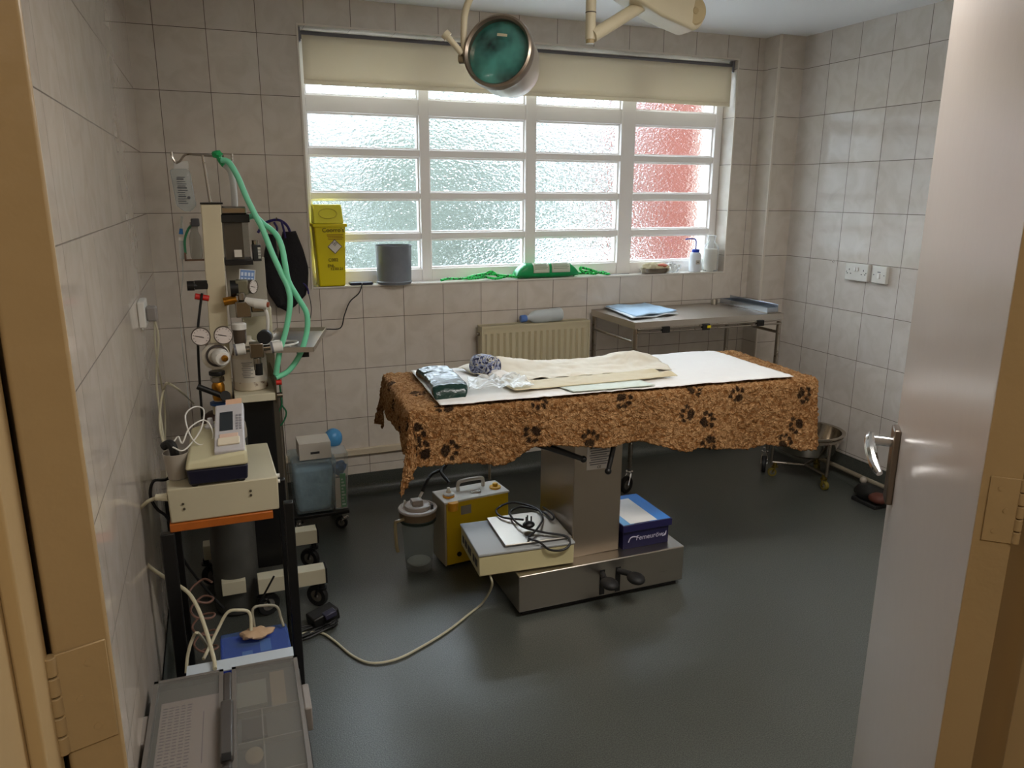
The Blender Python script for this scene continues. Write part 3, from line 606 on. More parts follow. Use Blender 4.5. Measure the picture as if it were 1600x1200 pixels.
# blue printed box on the base
t = thing('cardboard_box', 'dark blue printed box with a white label on top, right side of the table base', 'box', (1.815, -1.22, 0.165))
obj('box_body', MB().box(1.712, 1.912, -1.345, -1.085, 0.1655, 0.25), mat('navy_card', '#1b1940', 0.4), t, bev=0.001)
lid = obj('box_lid', MB().box(1.707, 1.922, -1.352, -1.08, 0.238, 0.266), mat('navy_card2', '#221f4c', 0.35), t, bev=0.001)
zt = 0.2664
obj('lid_print', MB().box(1.825, 1.918, -1.345, -1.085, 0.266, zt), mat('azure', '#2f7fd0', 0.35), lid)
obj('lid_print', MB().box(1.711, 1.758, -1.345, -1.20, 0.266, zt), mat('sky_print', '#5f9ed0', 0.35), lid)
obj('lid_print', MB().box(1.711, 1.748, -1.25, -1.225, zt, zt+.0003), RED, lid)
obj('address_label', MB().box(1.742, 1.86, -1.342, -1.12, zt, zt+.0006), PAPER, lid)
text('Femeuröw', 0.028, facing((1.828, -1.3458, 0.205), (1, 0, 0), (0, 0, 1)), mat('silver_print', '#b9b4c8', 0.4), t, shear=0.1)
sw = MB().tube([(1.735, -1.3455, .193), (1.742, -1.3455, .208), (1.755, -1.3455, .213), (1.775, -1.3455, .209)], 0.0022, 6); obj('swoosh', sw, mat('silver_print'), t)
sw = MB().tube([(1.885, -1.3455, .195), (1.897, -1.3455, .201), (1.902, -1.3455, .215)], 0.003, 6, rs=[.001, .004, .001]); obj('swoosh', sw, mat('silver_print'), t)

# yellow suction pump
ang = R(6)
t = thing('suction_pump', 'yellow and white suction pump with a carry handle on the floor left of the table', 'pump', (1.26, -0.87, 0))
MPp = Matrix.Translation((1.262, -0.868, 0)) @ Euler((0, 0, ang)).to_matrix().to_4x4()
hx, hyy = 0.142, 0.066
obj('yellow_casing', MB().box(-hx+.004, hx, -hyy, hyy, 0.012, 0.282, MPp), YELLOWD, t, bev=0.006)
obj('side_panel', MB().box(-hx-.004, -hx+.004, -hyy-.001, hyy+.001, 0.012, 0.288, MPp), mat('pump_grey', '#a89f8c', 0.45), t, bev=0.002)
obj('top_panel', MB().box(-hx-.004, hx+.002, -hyy-.002, hyy+.002, 0.282, 0.290, MPp), WHITEP, t, bev=0.002)
hd = MB().tube([MPp @ Vector(p) for p in [(-.045, .03, .288), (-.045, .03, .315), (-.03, .03, .328), (.055, .03, .328), (.068, .03, .315), (.068, .03, .288)]], 0.008, 10, sub=5); obj('carry_handle', hd, WHITEP, t)
obj('switch', MB().box(-.01, .035, -.028, -.010, .290, .299, MPp), CHROME, t, bev=0.002)
for px_, cc, nm in ((-.105, AMBER, 'inlet_cap'), (.105, mat('yellow_cap', '#e8b41c', 0.35), 'filter_cap')):
    c_ = MPp @ Vector((px_, -.012, 0))
    k_ = obj(nm, MB().lathe((c_.x, c_.y, .290), [(.024, 0), (.024, .006), (.02, .008), (.011, .008), (.011, .02), (.008, .022)], 24), cc, t)
    if px_ < 0:
        obj('clear_nozzle', MB().lathe((c_.x, c_.y, .298), [(.022, 0), (.022, .006), (.010, .012), (.006, .03), (.0, .032)], 20), WHITEP, k_)
        b2 = MPp @ Vector((px_, -hyy-.003, 0)); obj('bottle_front', MB().lathe((c_.x, c_.y-.058, .255), [(.02, 0), (.022, .02), (.022, .034), (.0, .034)], 20), AMBER, t)
obj('dial_label', MB().box(-.075, -.03, -hyy-.0015, -hyy, .225, .262, MPp), mat('label_grey', '#8f8a80', 0.5), t)
obj('port', MB().cyl(MPp @ Vector((-.085, -hyy-.004, .055)), MPp @ Vector((-.085, -hyy, .055)), .010), BLACK, t)
for a_, b_ in ((-.11, -.045), (.11, -.045), (-.11, .045), (.11, .045)):
    v = MPp @ Vector((a_, b_, 0)); obj('rubber_foot', MB().cyl((v.x, v.y, 0), (v.x, v.y, .013), .012), BLACKR, t)

# clear collection jug
jx, jy = 1.028, -0.895
t = thing('collection_jug', 'clear plastic suction jar with a grey lid and handle standing on the floor', 'jug', (jx, jy, 0))
obj('jug_body', MB().lathe((jx, jy, 0.001), [(.050, 0), (.053, .004), (.055, .03), (.069, .235), (.071, .245), (.0685, .245), (.0665, .235), (.0525, .032), (.0495, .028), (.0, .026)], 48), CLEAR, t)
obj('jug_base', MB().lathe((jx, jy, 0.028), [(.048, 0), (.050, .003), (.047, .006), (0, .007)], 40), mat('milky_base', '#b7b1a2', 0.25), t)
obj('collar_band', MB().ring((jx, jy, 0.225), [(.0695, 0), (.074, .002), (.075, .030), (.0715, .030)], 48), mat('collar_smoke', '#6c5c48', 0.3), t)
obj('sealing_ring', MB().ring((jx, jy, 0.210), [(.069, 0), (.0725, .001), (.073, .012), (.0695, .012)], 48), mat('dark_green_rubber', '#2a3730', 0.6), t)
ld = obj('lid', MB().lathe((jx, jy, 0.256), [(.077, 0), (.079, .005), (.076, .010), (.066, .012), (.060, .006), (.052, .006), (.050, .020), (.044, .024), (0, .024)], 48), mat('lid_grey', '#b5aea8', 0.35), t)
obj('float_housing', MB().box(jx-.026, jx+.018, jy-.022, jy+.018, .280, .300), mat('housing_grey', '#a39c94', 0.4), ld, bev=0.003)
obj('spout', MB().cyl((jx+.01, jy+.02, .29), (jx+.03, jy+.035, .312), .006), WHITEP, ld); obj('peg', MB().cyl((jx-.045, jy+.03, .262), (jx-.045, jy+.03, .29), .006, .004), WHITEP, ld)
obj('latch', MB().box(jx+.045, jx+.053, jy-.045, jy-.03, .24, .285), DKGREY, ld)
hdl = MB().tube([(jx-.068, jy-.035, .238), (jx-.095, jy-.055, .242), (jx-.106, jy-.062, .235), (jx-.104, jy-.062, .15), (jx-.098, jy-.058, .115)], 0.007, 8); obj('jug_handle', hdl, clear_plastic('amber_plastic', '#bfb08a', 0.45), t)
o = obj('suction_hose', MB().tube([(jx+.03, jy+.035, .312), (jx+.045, jy+.05, .335), (jx+.085, jy+.09, .36), (jx+.14, jy+.12, .366), (jx+.16, jy+.13, .378), (jx+.13, jy+.10, .36), (1.172, -.86, .335)], 0.007, 10), CABLEK); tag(o, 'short black rubber hose from the jar lid to the yellow pump', 'hose')

# floor cable
o = obj('floor_cable', MB().tube([(1.185, -1.30, .165), (1.175, -1.345, .160), (1.180, -1.350, 0.131), (1.184, -1.310, 0.076), (1.170, -1.265, 0.008), (1.101, -1.316, 0.006), (1.002, -1.389, 0.006), (0.894, -1.450, 0.006), (0.797, -1.490, 0.006), (0.715, -1.481, 0.006), (0.665, -1.417, 0.006), (0.627, -1.320, 0.006), (0.594, -1.253, 0.006), (0.554, -1.229, 0.006), (0.504, -1.234, 0.010), (.46, -1.2, .01), (.40, -1.15, .008)], 0.0042, 8), CABLEG)
tag(o, 'thin cream cable snaking over the floor from the scale to the left wall', 'cable')
# black transformer and tangled leads
t = thing('mains_adapter', 'black power adapter with tangled black leads on the floor by the trolley wheel', 'adapter', (.60, -1.19, 0))
obj('adapter_block', MB().obox((.605, -1.175, .028), (.10, .065, .045), (0, R(-8), R(20))), BLACK, t, bev=0.006)
obj('adapter_block', MB().obox((.625, -1.20, .045), (.045, .03, .02), (0, R(-8), R(20))), mat('adapter_label', '#2d2b40', 0.4), t, bev=0.003)
random.seed(4); pts = []
for k in range(26):
    a_ = k*1.05; pts.append((.56+0.07*math.cos(a_)*(1+.3*random.random()), -1.235+.035*math.sin(a_*1.1)+.01*random.random(), .006+.012*random.random()))
obj('tangled_lead', MB().tube(pts, .0035, 7), CABLEK, t)

# ------------------------------------------------------------------ instrument trolley by the back wall
def castor(parent, x, y, r, ang, wheelm, name='castor', fork=CHROME, zt=None):
    c = Vector((x, y, r)); d = Vector((math.cos(ang), math.sin(ang), 0)); s_ = Vector((-d.y, d.x, 0))
    zt = zt or 2*r+0.03
    f = MB().cyl((x+d.x*r*.5, y+d.y*r*.5, zt-.02), (x+d.x*r*.5, y+d.y*r*.5, zt), .011); f.cyl((x+d.x*r*.5, y+d.y*r*.5, zt-.026), (x+d.x*r*.5, y+d.y*r*.5, zt-.02), .018)
    for k in (-1, 1):
        a_ = c+s_*k*.014; f.tube([a_, a_+Vector((0, 0, r*.6))+d*r*.2, a_-s_*k*.003+Vector((0, 0, zt-.026-r))+d*r*.5], .0045, 6)
    fk = obj(name, f, fork, parent)
    w_ = MB().ring(c-s_*.010, [(r*.55, 0), (r*.92, 0), (r, .005), (r, .015), (r*.92, .020), (r*.55, .020)], 28, axis=s_); obj('tyre', w_, wheelm, fk)
    obj('wheel_hub', MB().lathe(c-s_*.009, [(r*.15, -.004), (r*.2, 0), (r*.56, .002), (r*.56, .016), (r*.2, .018), (r*.15, .022)], 20, axis=s_), mat('hub_grey', '#77746e', 0.4, .4), fk)
    return fk
t = thing('instrument_trolley', 'long stainless steel instrument trolley on castors against the back wall', 'trolley', (2.67, -.27, 0))
tx0, tx1, ty0, ty1, tz = 2.225, 3.115, -.50, -.045, .878
obj('top_shelf', MB().box(tx0, tx1, ty0, ty1, tz-.004, tz), STEEL, t)
lp = MB().box(tx0-.002, tx1+.002, ty0-.002, ty0, tz-.03, tz+.003).box(tx0-.002, tx1+.002, ty1, ty1+.002, tz-.03, tz+.003).box(tx0-.002, tx0, ty0, ty1, tz-.03, tz+.003).box(tx1, tx1+.002, ty0, ty1, tz-.03, tz+.003)
obj('shelf_lip', lp, STEEL, t)
for x_ in (tx0+.012, tx1-.012):
    for y_ in (ty0+.012, ty1-.012):
        obj('leg', MB().cyl((x_, y_, .13), (x_, y_, tz-.004), .0125), TUBE, t)
        castor(t, x_-.02, y_-.005, .045, R(20 if x_ < 2.5 else 50), BLACKR, zt=.132)
    obj('side_rail', MB().cyl((x_, ty0+.012, tz-.10), (x_, ty1-.012, tz-.10), .008), TUBE, t)
for z_ in (.845, .828): obj('front_rail', MB().cyl((tx0+.012, ty0-.004, z_), (tx1-.012, ty0-.004, z_), .005), TUBE, t)
for x_ in (2.395, 2.63, 2.965): obj('rail_clip', MB().box(x_-.022, x_+.022, ty0-.014, ty0+.006, .822, .853), BLACK, t, bev=0.003)
obj('clip_tag', MB().box(2.633, 2.655, ty0-.0155, ty0-.014, .832, .845), YELLOW, t)
# folded blue drapes
dq = [(2.317, -0.019, 0.885), (2.259, -0.414, 0.885), (2.568, -0.351, 0.885), (2.577, -0.034, 0.885)]
def drape(label, sc, z0, rz, m, sd, grp=None):
    c = sum((Vector(q) for q in dq), Vector())/4
    a, b, c2, d = [Vector(q) for q in dq]
    def f(u, v):
        p = (a*(1-u)+b*u)*(1-v)+(d*(1-u)+c2*u)*v; p = c+(p-c)*sc; p = c+Matrix.Rotation(rz, 3, 'Z') @ (p-c)
        p.z = z0+.004*noise.noise(Vector((u*5, v*5, sd)))+.003*math.sin(v*9+sd); return tuple(p)
    return tag(obj('folded_drape', MB().sheet(f, 24, 24), m, solid=.005), label, 'drape')
drape('folded pale blue drape at the bottom of the stack on the steel trolley', 1.0, .886, 0, mat('drape_white', '#dfe8ee', .7), 1)
drape('folded light blue drape on top of the stack on the steel trolley', .93, .896, R(4), mat('drape_blue', '#b4d2ec', .7, bump=.3, bscale=30), 5)
# upright edge tray at the right end
t = thing('instrument_tray', 'shallow steel tray lying across the right end of the trolley', 'tray', (3.03, -.27, tz))
a0, a1, b0, b1 = 3.035, 3.105, -.47, -.065
obj('tray_floor', MB().box(a0, a1, b0, b1, tz+.001, tz+.004), STEEL, t)
wl = MB().box(a0, a0+.003, b0, b1, tz+.004, tz+.03).box(a1-.003, a1, b0, b1, tz+.004, tz+.045).box(a0, a1, b0, b0+.003, tz+.004, tz+.03).box(a0, a1, b1-.003, b1, tz+.004, tz+.03)
obj('tray_wall', wl, mat('blue_steel', '#b4bcc6', .25, 1.0), t, bev=.001)
o = obj('steel_cup', MB().lathe((2.97, -.10, tz+.001), [(.016, 0), (.018, .03), (.0165, .03), (.014, .003), (0, .003)], 24), STEEL); tag(o, 'tiny steel cup at the back of the trolley beside the tray', 'cup')

# ------------------------------------------------------------------ kick bowl
bx_, by_ = 3.215, -.66
t = thing('kick_bowl', 'round stainless steel bowl in a low wheeled stand in the right corner', 'bowl', (bx_, by_, 0))
obj('bowl', MB().lathe((bx_, by_, .145), [(0, 0), (.10, .001), (.135, .02), (.158, .08), (.165, .125), (.182, .128), (.182, .132), (.163, .130), (.155, .082), (.132, .024), (.10, .005), (0, .004)], 56), mat('polished_steel', '#b8b0a4', 0.16, 1.0), t)
obj('stand_ring', MB().ring((bx_, by_, .245), [(.166, 0), (.172, 0), (.172, .012), (.166, .012)], 48), TUBE, t)
for a_ in (25, 145, 265):
    dx, dy = math.cos(R(a_)), math.sin(R(a_)); 
    obj('stand_leg', MB().cyl((bx_+dx*.172, by_+dy*.172, .075), (bx_+dx*.172, by_+dy*.172, .25), .008), TUBE, t)
    obj('cross_bar', MB().cyl((bx_+dx*.172, by_+dy*.172, .08), (bx_, by_, .08), .007), TUBE, t)
    castor(t, bx_+dx*.165, by_+dy*.165, .024, R(a_+180), mat('castor_yellow', '#6f6220', .5), zt=.08, fork=mat('fork_brass', '#8c7a3c', .35, 1))
# ------------------------------------------------------------------ radiator
t = thing('radiator', 'cream ribbed panel radiator below the window', 'radiator', (1.89, -.07, .25))
rx0, rx1 = 1.58, 2.19
m_ = MB(); n_ = 17; W_ = (rx1-rx0-.03)
prof = []
for k in range(n_):
    x_ = rx0+.015+W_*k/n_; d_ = W_/n_
    prof += [(x_, -.098), (x_+d_*.25, -.110), (x_+d_*.75, -.110), (x_+d_, -.098)]
for z0_, z1_ in ((.29, .795),):
    vs = [(x_, y_, z_) for z_ in (z0_, z1_) for x_, y_ in prof]; n2 = len(prof); m_.add(vs, [(i, i+1, i+1+n2, i+n2) for i in range(n2-1)])
obj('front_panel', MB().box(rx0+.008, rx1-.008, -.098, -.088, .262, .825), RADM, t, bev=.004); obj('flutes', m_, RADM, t)
obj('back_panel', MB().box(rx0+.008, rx1-.008, -.045, -.035, .262, .825), RADM, t)
for x_ in (rx0, rx1-.008): obj('end_cover', MB().box(x_, x_+.008, -.1, -.032, .27, .832), RADM, t, bev=.002)
gr = MB().box(rx0, rx1, -.102, -.096, .822, .834).box(rx0, rx1, -.036, -.030, .822, .834)
for k in range(60): xx = rx0+.01+(rx1-rx0-.02)*k/60; gr.box(xx, xx+.0045, -.096, -.036, .826, .832)
obj('top_grille', gr, RADM, t); obj('bleed_valve', MB().cyl((rx0-.012, -.06, .79), (rx0, -.06, .79), .009), NICKEL, t)
for x_ in (rx0+.05, rx1-.05): obj('riser_pipe', MB().cyl((x_, -.067, .0), (x_, -.067, .265), .0075), mat('painted_pipe'), t)
for x_ in (rx0+.1, rx1-.1): obj('wall_bracket', MB().box(x_-.012, x_+.012, -.035, -.0005, .35, .75), RADM, t)
# bottle on the radiator
t = thing('plastic_bottle', 'clear plastic bottle with a blue cap lying on top of the radiator', 'bottle', (1.91, -.065, .835))
obj('bottle_body', MB().lathe((2.035, -.066, .8705), [(0, 0), (.030, .001), (.035, .006), (.035, .06), (.033, .07), (.035, .08), (.035, .14), (.03, .165), (.014, .185), (.013, .200), (0, .2)], 32, axis=(-1, 0, -.06)), FROSTY, t)
obj('cap', MB().lathe((1.836, -.066, .858), [(0, 0), (.016, 0), (.019, .006), (.019, .03), (.016, .034), (0, .034)], 24, axis=(-1, 0, -.06)), mat('cap_blue', '#5a7ec0', .4), t)

# ------------------------------------------------------------------ window sill things
SZ = WZ0+.008
# sharps bin
t = thing('sharps_bin', 'tall yellow sharps bin with handwriting and a white diamond label, left end of the sill', 'bin', (.872, .035, SZ))
def frust(m_, x0, x1, y0, y1, z0, X0, X1, Y0, Y1, z1):
    m_.add([(x0, y0, z0), (x1, y0, z0), (x1, y1, z0), (x0, y1, z0), (X0, Y0, z1), (X1, Y0, z1), (X1, Y1, z1), (X0, Y1, z1)], [(3, 2, 1, 0), (4, 5, 6, 7), (0, 1, 5, 4), (1, 2, 6, 5), (2, 3, 7, 6), (3, 0, 4, 7)]); return m_
SBY = clear_plastic('yellow_translucent', '#e6d312', .05, .35)
by = obj('bin_body', frust(MB(), .806, .928, -.010, .085, SZ+.001, .794, .938, -.022, .092, SZ+.285), mat('bin_yellow', '#e2cf0a', .38), t, bev=.008, seg=3)
obj('bin_rim', MB().box(.788, .945, -.028, .096, SZ+.276, SZ+.292), mat('bin_yellow'), t, bev=.004)
lid = obj('bin_lid', frust(MB(), .795, .932, -.018, .088, SZ+.292, .798, .928, .012, .083, SZ+.378), mat('bin_lid_yellow', '#ece23c', .38), t, bev=.006, seg=3)
fy = lambda z: -.010-.012*(z-SZ)/.285-.0008
od = MB(); fx = facing((.862, -.0065, SZ+.337), (1, 0, 0), (0, .03, .086))
od.ring((0, 0, 0), [(.030, -.001), (.033, -.001), (.033, .002), (.030, .002)], 32); od.v = [tuple(fx @ Vector((v[0]*1.3, v[1]*.75, v[2]))) for v in od.v]
obj('lid_flap', od, mat('bin_lid_dark', '#cfc02a', .4), lid)
T_ = lambda s_, sz, x, z, m_=INK, **k: text(s_, sz, facing((x, fy(z)-.0012, z), (1, 0, 0), (0, -.042, 1)), m_, by, 'handwriting', **k)
T_("Coorro's", .027, .880, SZ+.262); T_('C002', .021, .875, SZ+.125); T_('ENL', .019, .864, SZ+.098); T_('12.02.21', .018, .890, SZ+.083)
dm = MB(); z_ = SZ+.187; y_ = fy(z_); s_ = .034
dm.prism([(.885-s_, z_), (.885, z_+s_), (.885+s_, z_), (.885, z_-s_)], y_-.0012, y_-.0002)
dl = obj('diamond_label', dm, mat('label_cream', '#e6e0d6', .5), by)
e_ = MB()
for (p, q) in (((-1, 0), (0, 1)), ((0, 1), (1, 0)), ((1, 0), (0, -1)), ((0, -1), (-1, 0))): e_.tube([(.885+p[0]*.032, y_-.0015, z_+p[1]*.032), (.885+q[0]*.032, y_-.0015, z_+q[1]*.032)], .0012, 6, smooth=False)
obj('diamond_border', e_, INK, dl); bi = MB()
for dx, dz in ((-.006, .016), (.006, .016), (0, .008)): bi.ring((.885+dx, y_-.0014, z_+dz), [(.0035, 0), (.005, 0), (.005, .0006), (.0035, .0006)], 14, axis=(0, -1, 0))
obj('hazard_mark', bi, INK, dl)
pr_ = MB()
for k in range(4): zz = SZ+.240-k*.007; pr_.box(.85+.002*k, .925-.004*(k % 2), fy(zz)-.001, fy(zz)-.0003, zz, zz+.003)
obj('printed_lines', pr_, mat('brown_ink', '#9a6a10', .6), by)
# phone-like box and its lead
t = thing('black_device', 'flat black phone sized device on the sill between the bin and the grey pot', 'device', (1.0, .03, SZ))
obj('device_body', MB().box(.952, 1.062, .005, .06, SZ+.0005, SZ+.013), mat('device_black', '#1c1f33', .3), t, bev=.004)
o = obj('charging_lead', MB().tube([(1.01, .012, SZ+.012), (1.005, -.012, SZ+.005), (.985, -.03, 1.02), (.94, -.03, .98), (.91, -.04, .92), (.885, -.05, .86), (0.797, -0.120, 0.870), (0.731, -0.250, 0.861), (0.668, -0.400, 0.897)], .0028, 7), CABLEK); tag(o, 'thin black lead hanging from the device on the sill to the steel tray', 'cable')
# grey pot
t = thing('grey_tub', 'round grey plastic tub standing on the sill beside the yellow bin', 'tub', (1.17, .045, SZ))
obj('tub_body', MB().lathe((1.17, .02, SZ+.0005), [(.080, 0), (.083, .004), (.086, .012), (.082, .016), (.087, .18), (.089, .186), (.0865, .186), (.08, .018), (0, .014)], 56), GREY, t)
# green rope
random.seed(3)
def rope(label, pts, r, m):
    return tag(obj('green_rope', MB().tube(pts, r, 8, sub=8), m), label, 'rope')
ROPE = mat('rope_green', '#22c455', .6); nt = ROPE.node_tree
tcx = nt.nodes.new('ShaderNodeTexCoord'); vx = nt.nodes.new('ShaderNodeTexVoronoi'); vx.inputs['Scale'].default_value = 130; rx = nt.nodes.new('ShaderNodeValToRGB'); rx.color_ramp.interpolation = 'CONSTANT'
rx.color_ramp.elements[0].color = hexc('#2fe068'); rx.color_ramp.elements[1].position = .62; rx.color_ramp.elements[1].color = hexc('#0c3a1c')
nt.links.new(tcx.outputs['Object'], vx.inputs['Vector']); nt.links.new(vx.outputs['Distance'], rx.inputs[0]); nt.links.new(rx.outputs[0], nt.nodes['Principled BSDF'].inputs['Base Color'])
def zig(x0, x1, n, amp, z0, dz):
    return [(x0+(x1-x0)*k/n+.02*random.uniform(-1, 1), .03+amp*math.sin(k*1.9), z0+dz*abs(math.sin(k*.7))) for k in range(n+1)]
rope('bright green braided lead lying loose on the sill left of the green pack', zig(1.42, 1.86, 14, .022, SZ+.007, .006)+[(1.84, .04, SZ+.018), (1.76, .035, SZ+.016), (1.66, .03, SZ+.03), (1.60, .035, SZ+.024), (1.55, .03, SZ+.014), (1.62, .025, SZ+.02), (1.68, .04, SZ+.04), (1.72, .03, SZ+.012)], .0065, ROPE)
rope('bright green braided lead bunched on the sill right of the green pack', zig(2.16, 2.36, 9, .02, SZ+.007, .01)+[(2.30, .03, SZ+.016), (2.24, .03, SZ+.035), (2.19, .035, SZ+.045), (2.20, .03, SZ+.025), (2.26, .03, SZ+.02)], .0065, ROPE)
# green wipes pack
def pillow(x0, x1, yc, z0, ry, rz, nu=56, nv=28):
    def f(u, v):
        e = min(1, 6.5*min(u, 1-u))**.55; a_ = 2*math.pi*v; s2 = math.sin(a_); c2 = math.cos(a_)
        s3 = abs(s2)**.7*(1 if s2 > 0 else -1); c3 = abs(c2)**.7*(1 if c2 > 0 else -1)
        w_ = 1+.05*noise.noise(Vector((u*14, c2*2, s2*2)))
        return (x0+(x1-x0)*u, yc+ry*c3*(.75+.25*e)*w_, z0+rz*(.35+.65*e)+rz*s3*e*w_+.002)
    return MB().sheet(f, nu, nv)
t = thing('wipes_pack', 'green and white soft pack of wipes lying in the middle of the sill', 'pack', (1.99, .04, SZ))
obj('wrapper', pillow(1.805, 2.165, .033, SZ, .044, .038), GREENP, t, smooth=60)
def lf(x0, x1, a0, a1, off=.0008):
    def f(u, v):
        a_ = R(a0+(a1-a0)*v); s2 = math.sin(a_); c2 = math.cos(a_); s3 = abs(s2)**.7*(1 if s2 > 0 else -1); c3 = abs(c2)**.7*(1 if c2 > 0 else -1)
        return (x0+(x1-x0)*u, .033+(.046+off)*c3*1.02, SZ+.002+.038+(.039+off)*s3*1.02)
    return f
for xa, xb in ((1.895, 1.985), (2.0, 2.105)):
    pn = obj('printed_panel', MB().sheet(lf(xa, xb, 105, 188), 6, 16), mat('pack_print', '#cfd6c0', .4), t, solid=.0006)
    ln = MB()
    for k in range(6): ln.sheet(lf(xa+.008, xb-.008-.008*(k % 2), 120+k*10, 123+k*10, .0016), 4, 2)
    obj('print_line', ln, mat('green_ink', '#6f8f6a', .6), pn)
# dish with swabs
t = thing('kidney_dish', 'small steel dish heaped with pale swabs near the right end of the sill', 'dish', (2.655, .03, SZ))
obj('dish', MB().lathe((0, 0, 0), [(.05, .001), (.075, .004), (.088, .028), (.092, .03), (.086, .03), (.072, .007), (0, .005)], 40), mat('polished_steel'), t, local=True)
t.children[0].scale = (1.15, .5, 1)
sm = MB().ball((2.655, .032, SZ+.034), .07, (1.15, .48, .38), 36, fn=lambda v: v*(1+.35*noise.noise(v*38))); obj('swab_heap', sm, mat('swab', '#d9cfae', .85, bump=.4, bscale=60), t)
obj('pink_swab', MB().ball((2.69, .012, SZ+.045), .022, (1.5, .7, .45), 16, fn=lambda v: v*(1+.3*noise.noise(v*60))), mat('pink', '#e0826c', .7), t)
o = obj('plastic_bag', MB().ball((2.78, .05, SZ+.028), .045, (1.2, .6, .6), 32, fn=lambda v: v*(1+.5*noise.noise(v*40))), FILM); tag(o, 'small crumpled clear bag beside the steel dish on the sill', 'bag')
o = obj('thin_probe', MB().tube([(2.34, .0, SZ+.004), (2.42, .0, SZ+.008), (2.47, .0, SZ+.008)], .002, 6), mat('probe_grey', '#8c8f90', .4)); tag(o, 'thin grey wire end on the sill right of the green rope', 'wire')
# wash bottle
t = thing('wash_bottle', 'white squeezy wash bottle with a blue lid and bent blue spout on the sill', 'bottle', (2.915, .045, SZ))
obj('bottle_body', MB().lathe((2.915, .03, SZ+.0005), [(.030, 0), (.033, .004), (.033, .092), (.028, .106), (.018, .112), (0, .112)], 32), mat('bottle_white', '#dfe4ea', .35), t)
obj('bottle_cap', MB().lathe((2.915, .03, SZ+.108), [(.020, 0), (.021, .002), (.021, .018), (.016, .02), (0, .02)], 28), BLUEP, t)
obj('spout', MB().tube([(2.915, .03, SZ+.125), (2.915, .03, SZ+.165), (2.910, .03, SZ+.180), (2.895, .03, SZ+.186), (2.86, .03, SZ+.186), (2.842, .028, SZ+.184)], .0035, 8), BLUEP, t)
lb = obj('bottle_label', MB().box(2.898, 2.924, -.0040, -.0030, SZ+.045, SZ+.068), mat('label_beige', '#b9b0a4', .6), t); text('SPIRIT'[:0]+'IMS', .010, facing((2.911, -.0045, SZ+.056), (1, 0, 0), (0, 0, 1)), INK, lb)
# cotton wool roll in a bag
t = thing('cotton_roll', 'white cotton wool roll in a clear bag standing in the right corner of the sill', 'roll', (3.02, .045, SZ))
obj('cotton', MB().lathe((3.03, .045, SZ+.0005), [(.036, 0), (.042, .01), (.043, .11), (.038, .125), (.015, .127), (0, .127)], 32), mat('cotton_wool', '#d8d2c6', .9, bump=.3, bscale=40), t)
obj('clear_bag', MB().lathe((3.03, .045, SZ+.0005), [(.040, 0), (.046, .008), (.047, .13), (.035, .15), (.02, .17), (.026, .2), (.014, .205)], 24), FILM, t)

# ------------------------------------------------------------------ right wall fittings
def plate_xy(y0, y1, z0, z1): return MB().box(XR-.022, XR-.0005, y0, y1, z0, z1)
t = thing('double_socket', 'white double mains socket on the right wall, the wider of the pair', 'socket', (XR, -.672, 1.10))
obj('faceplate', plate_xy(-.745, -.598, 1.058, 1.144), WHITEP, t, bev=.003)
sw = MB(); 
for yc in (-.664, -.680): obj('rocker', MB().box(XR-.0275, XR-.022, yc-.006, yc+.006, 1.107, 1.125), mat('rocker_white', '#eceae6', .3), t, bev=.001)
for yc in (-.625, -.718):
    hl = MB()
    for dy, dz, a_, b_ in ((0, .012, .002, .004), (-.011, -.008, .0035, .002), (.011, -.008, .0035, .002)): hl.box(XR-.0228, XR-.0219, yc+dy-a_, yc+dy+a_, 1.10+dz-b_, 1.10+dz+b_)
    obj('pin_holes', hl, BLACK, t)
for yc in (-.608, -.735): obj('screw', MB().cyl((XR-.023, yc, 1.10), (XR-.0218, yc, 1.10), .0025), BLACK, t)
t = thing('switched_outlet', 'white square switch plate on the right wall beside the double socket', 'switch', (XR, -.813, 1.10))
obj('faceplate', plate_xy(-.860, -.772, 1.058, 1.144), WHITEP, t, bev=.003); obj('rocker', MB().box(XR-.028, XR-.022, -.824, -.810, 1.082, 1.106), mat('rocker_white'), t, bev=.001)
for yc in (-.785, -.848): obj('screw', MB().cyl((XR-.023, yc, 1.10), (XR-.0218, yc, 1.10), .0025), BLACK, t)
obj('print', MB().box(XR-.0225, XR-.0219, -.826, -.806, 1.112, 1.116), INKG, t)
o = obj('cup_hook', MB().tube([(XR, -.513, 1.145), (XR-.012, -.513, 1.145), (XR-.02, -.508, 1.138), (XR-.026, -.505, 1.146), (XR-.02, -.503, 1.155)], .002, 8), CHROME); tag(o, 'tiny metal cup hook screwed into the right wall', 'hook')
# black sandal and bits beside the door
t = thing('foot_switch', 'black and red foot pedal unit on the floor below the door handle', 'pedal', (3.30, -1.02, 0))
obj('pedal_body', MB().ball((3.30, -1.03, .045), .07, (.9, 1.3, .62), 24, fn=lambda v: v*(1+.15*noise.noise(v*25))), BLACK, t); obj('pedal_cover', MB().ball((3.27, -1.10, .05), .045, (.9, 1.1, .6), 18), mat('dull_red', '#542a1e', .6), t)
obj('pedal_knob', MB().ball((3.32, -.955, .085), .018), mat('knob_grey', '#a59c90', .4), t); obj('pedal_foot', MB().cyl((3.30, -.965, .018), (3.33, -.955, .018), .018), mat('olive_rubber', '#5f5c3c', .6), t)
obj('pedal_base', MB().box(3.235, 3.365, -1.12, -.97, .0, .02), BLACKR, t, bev=.004)

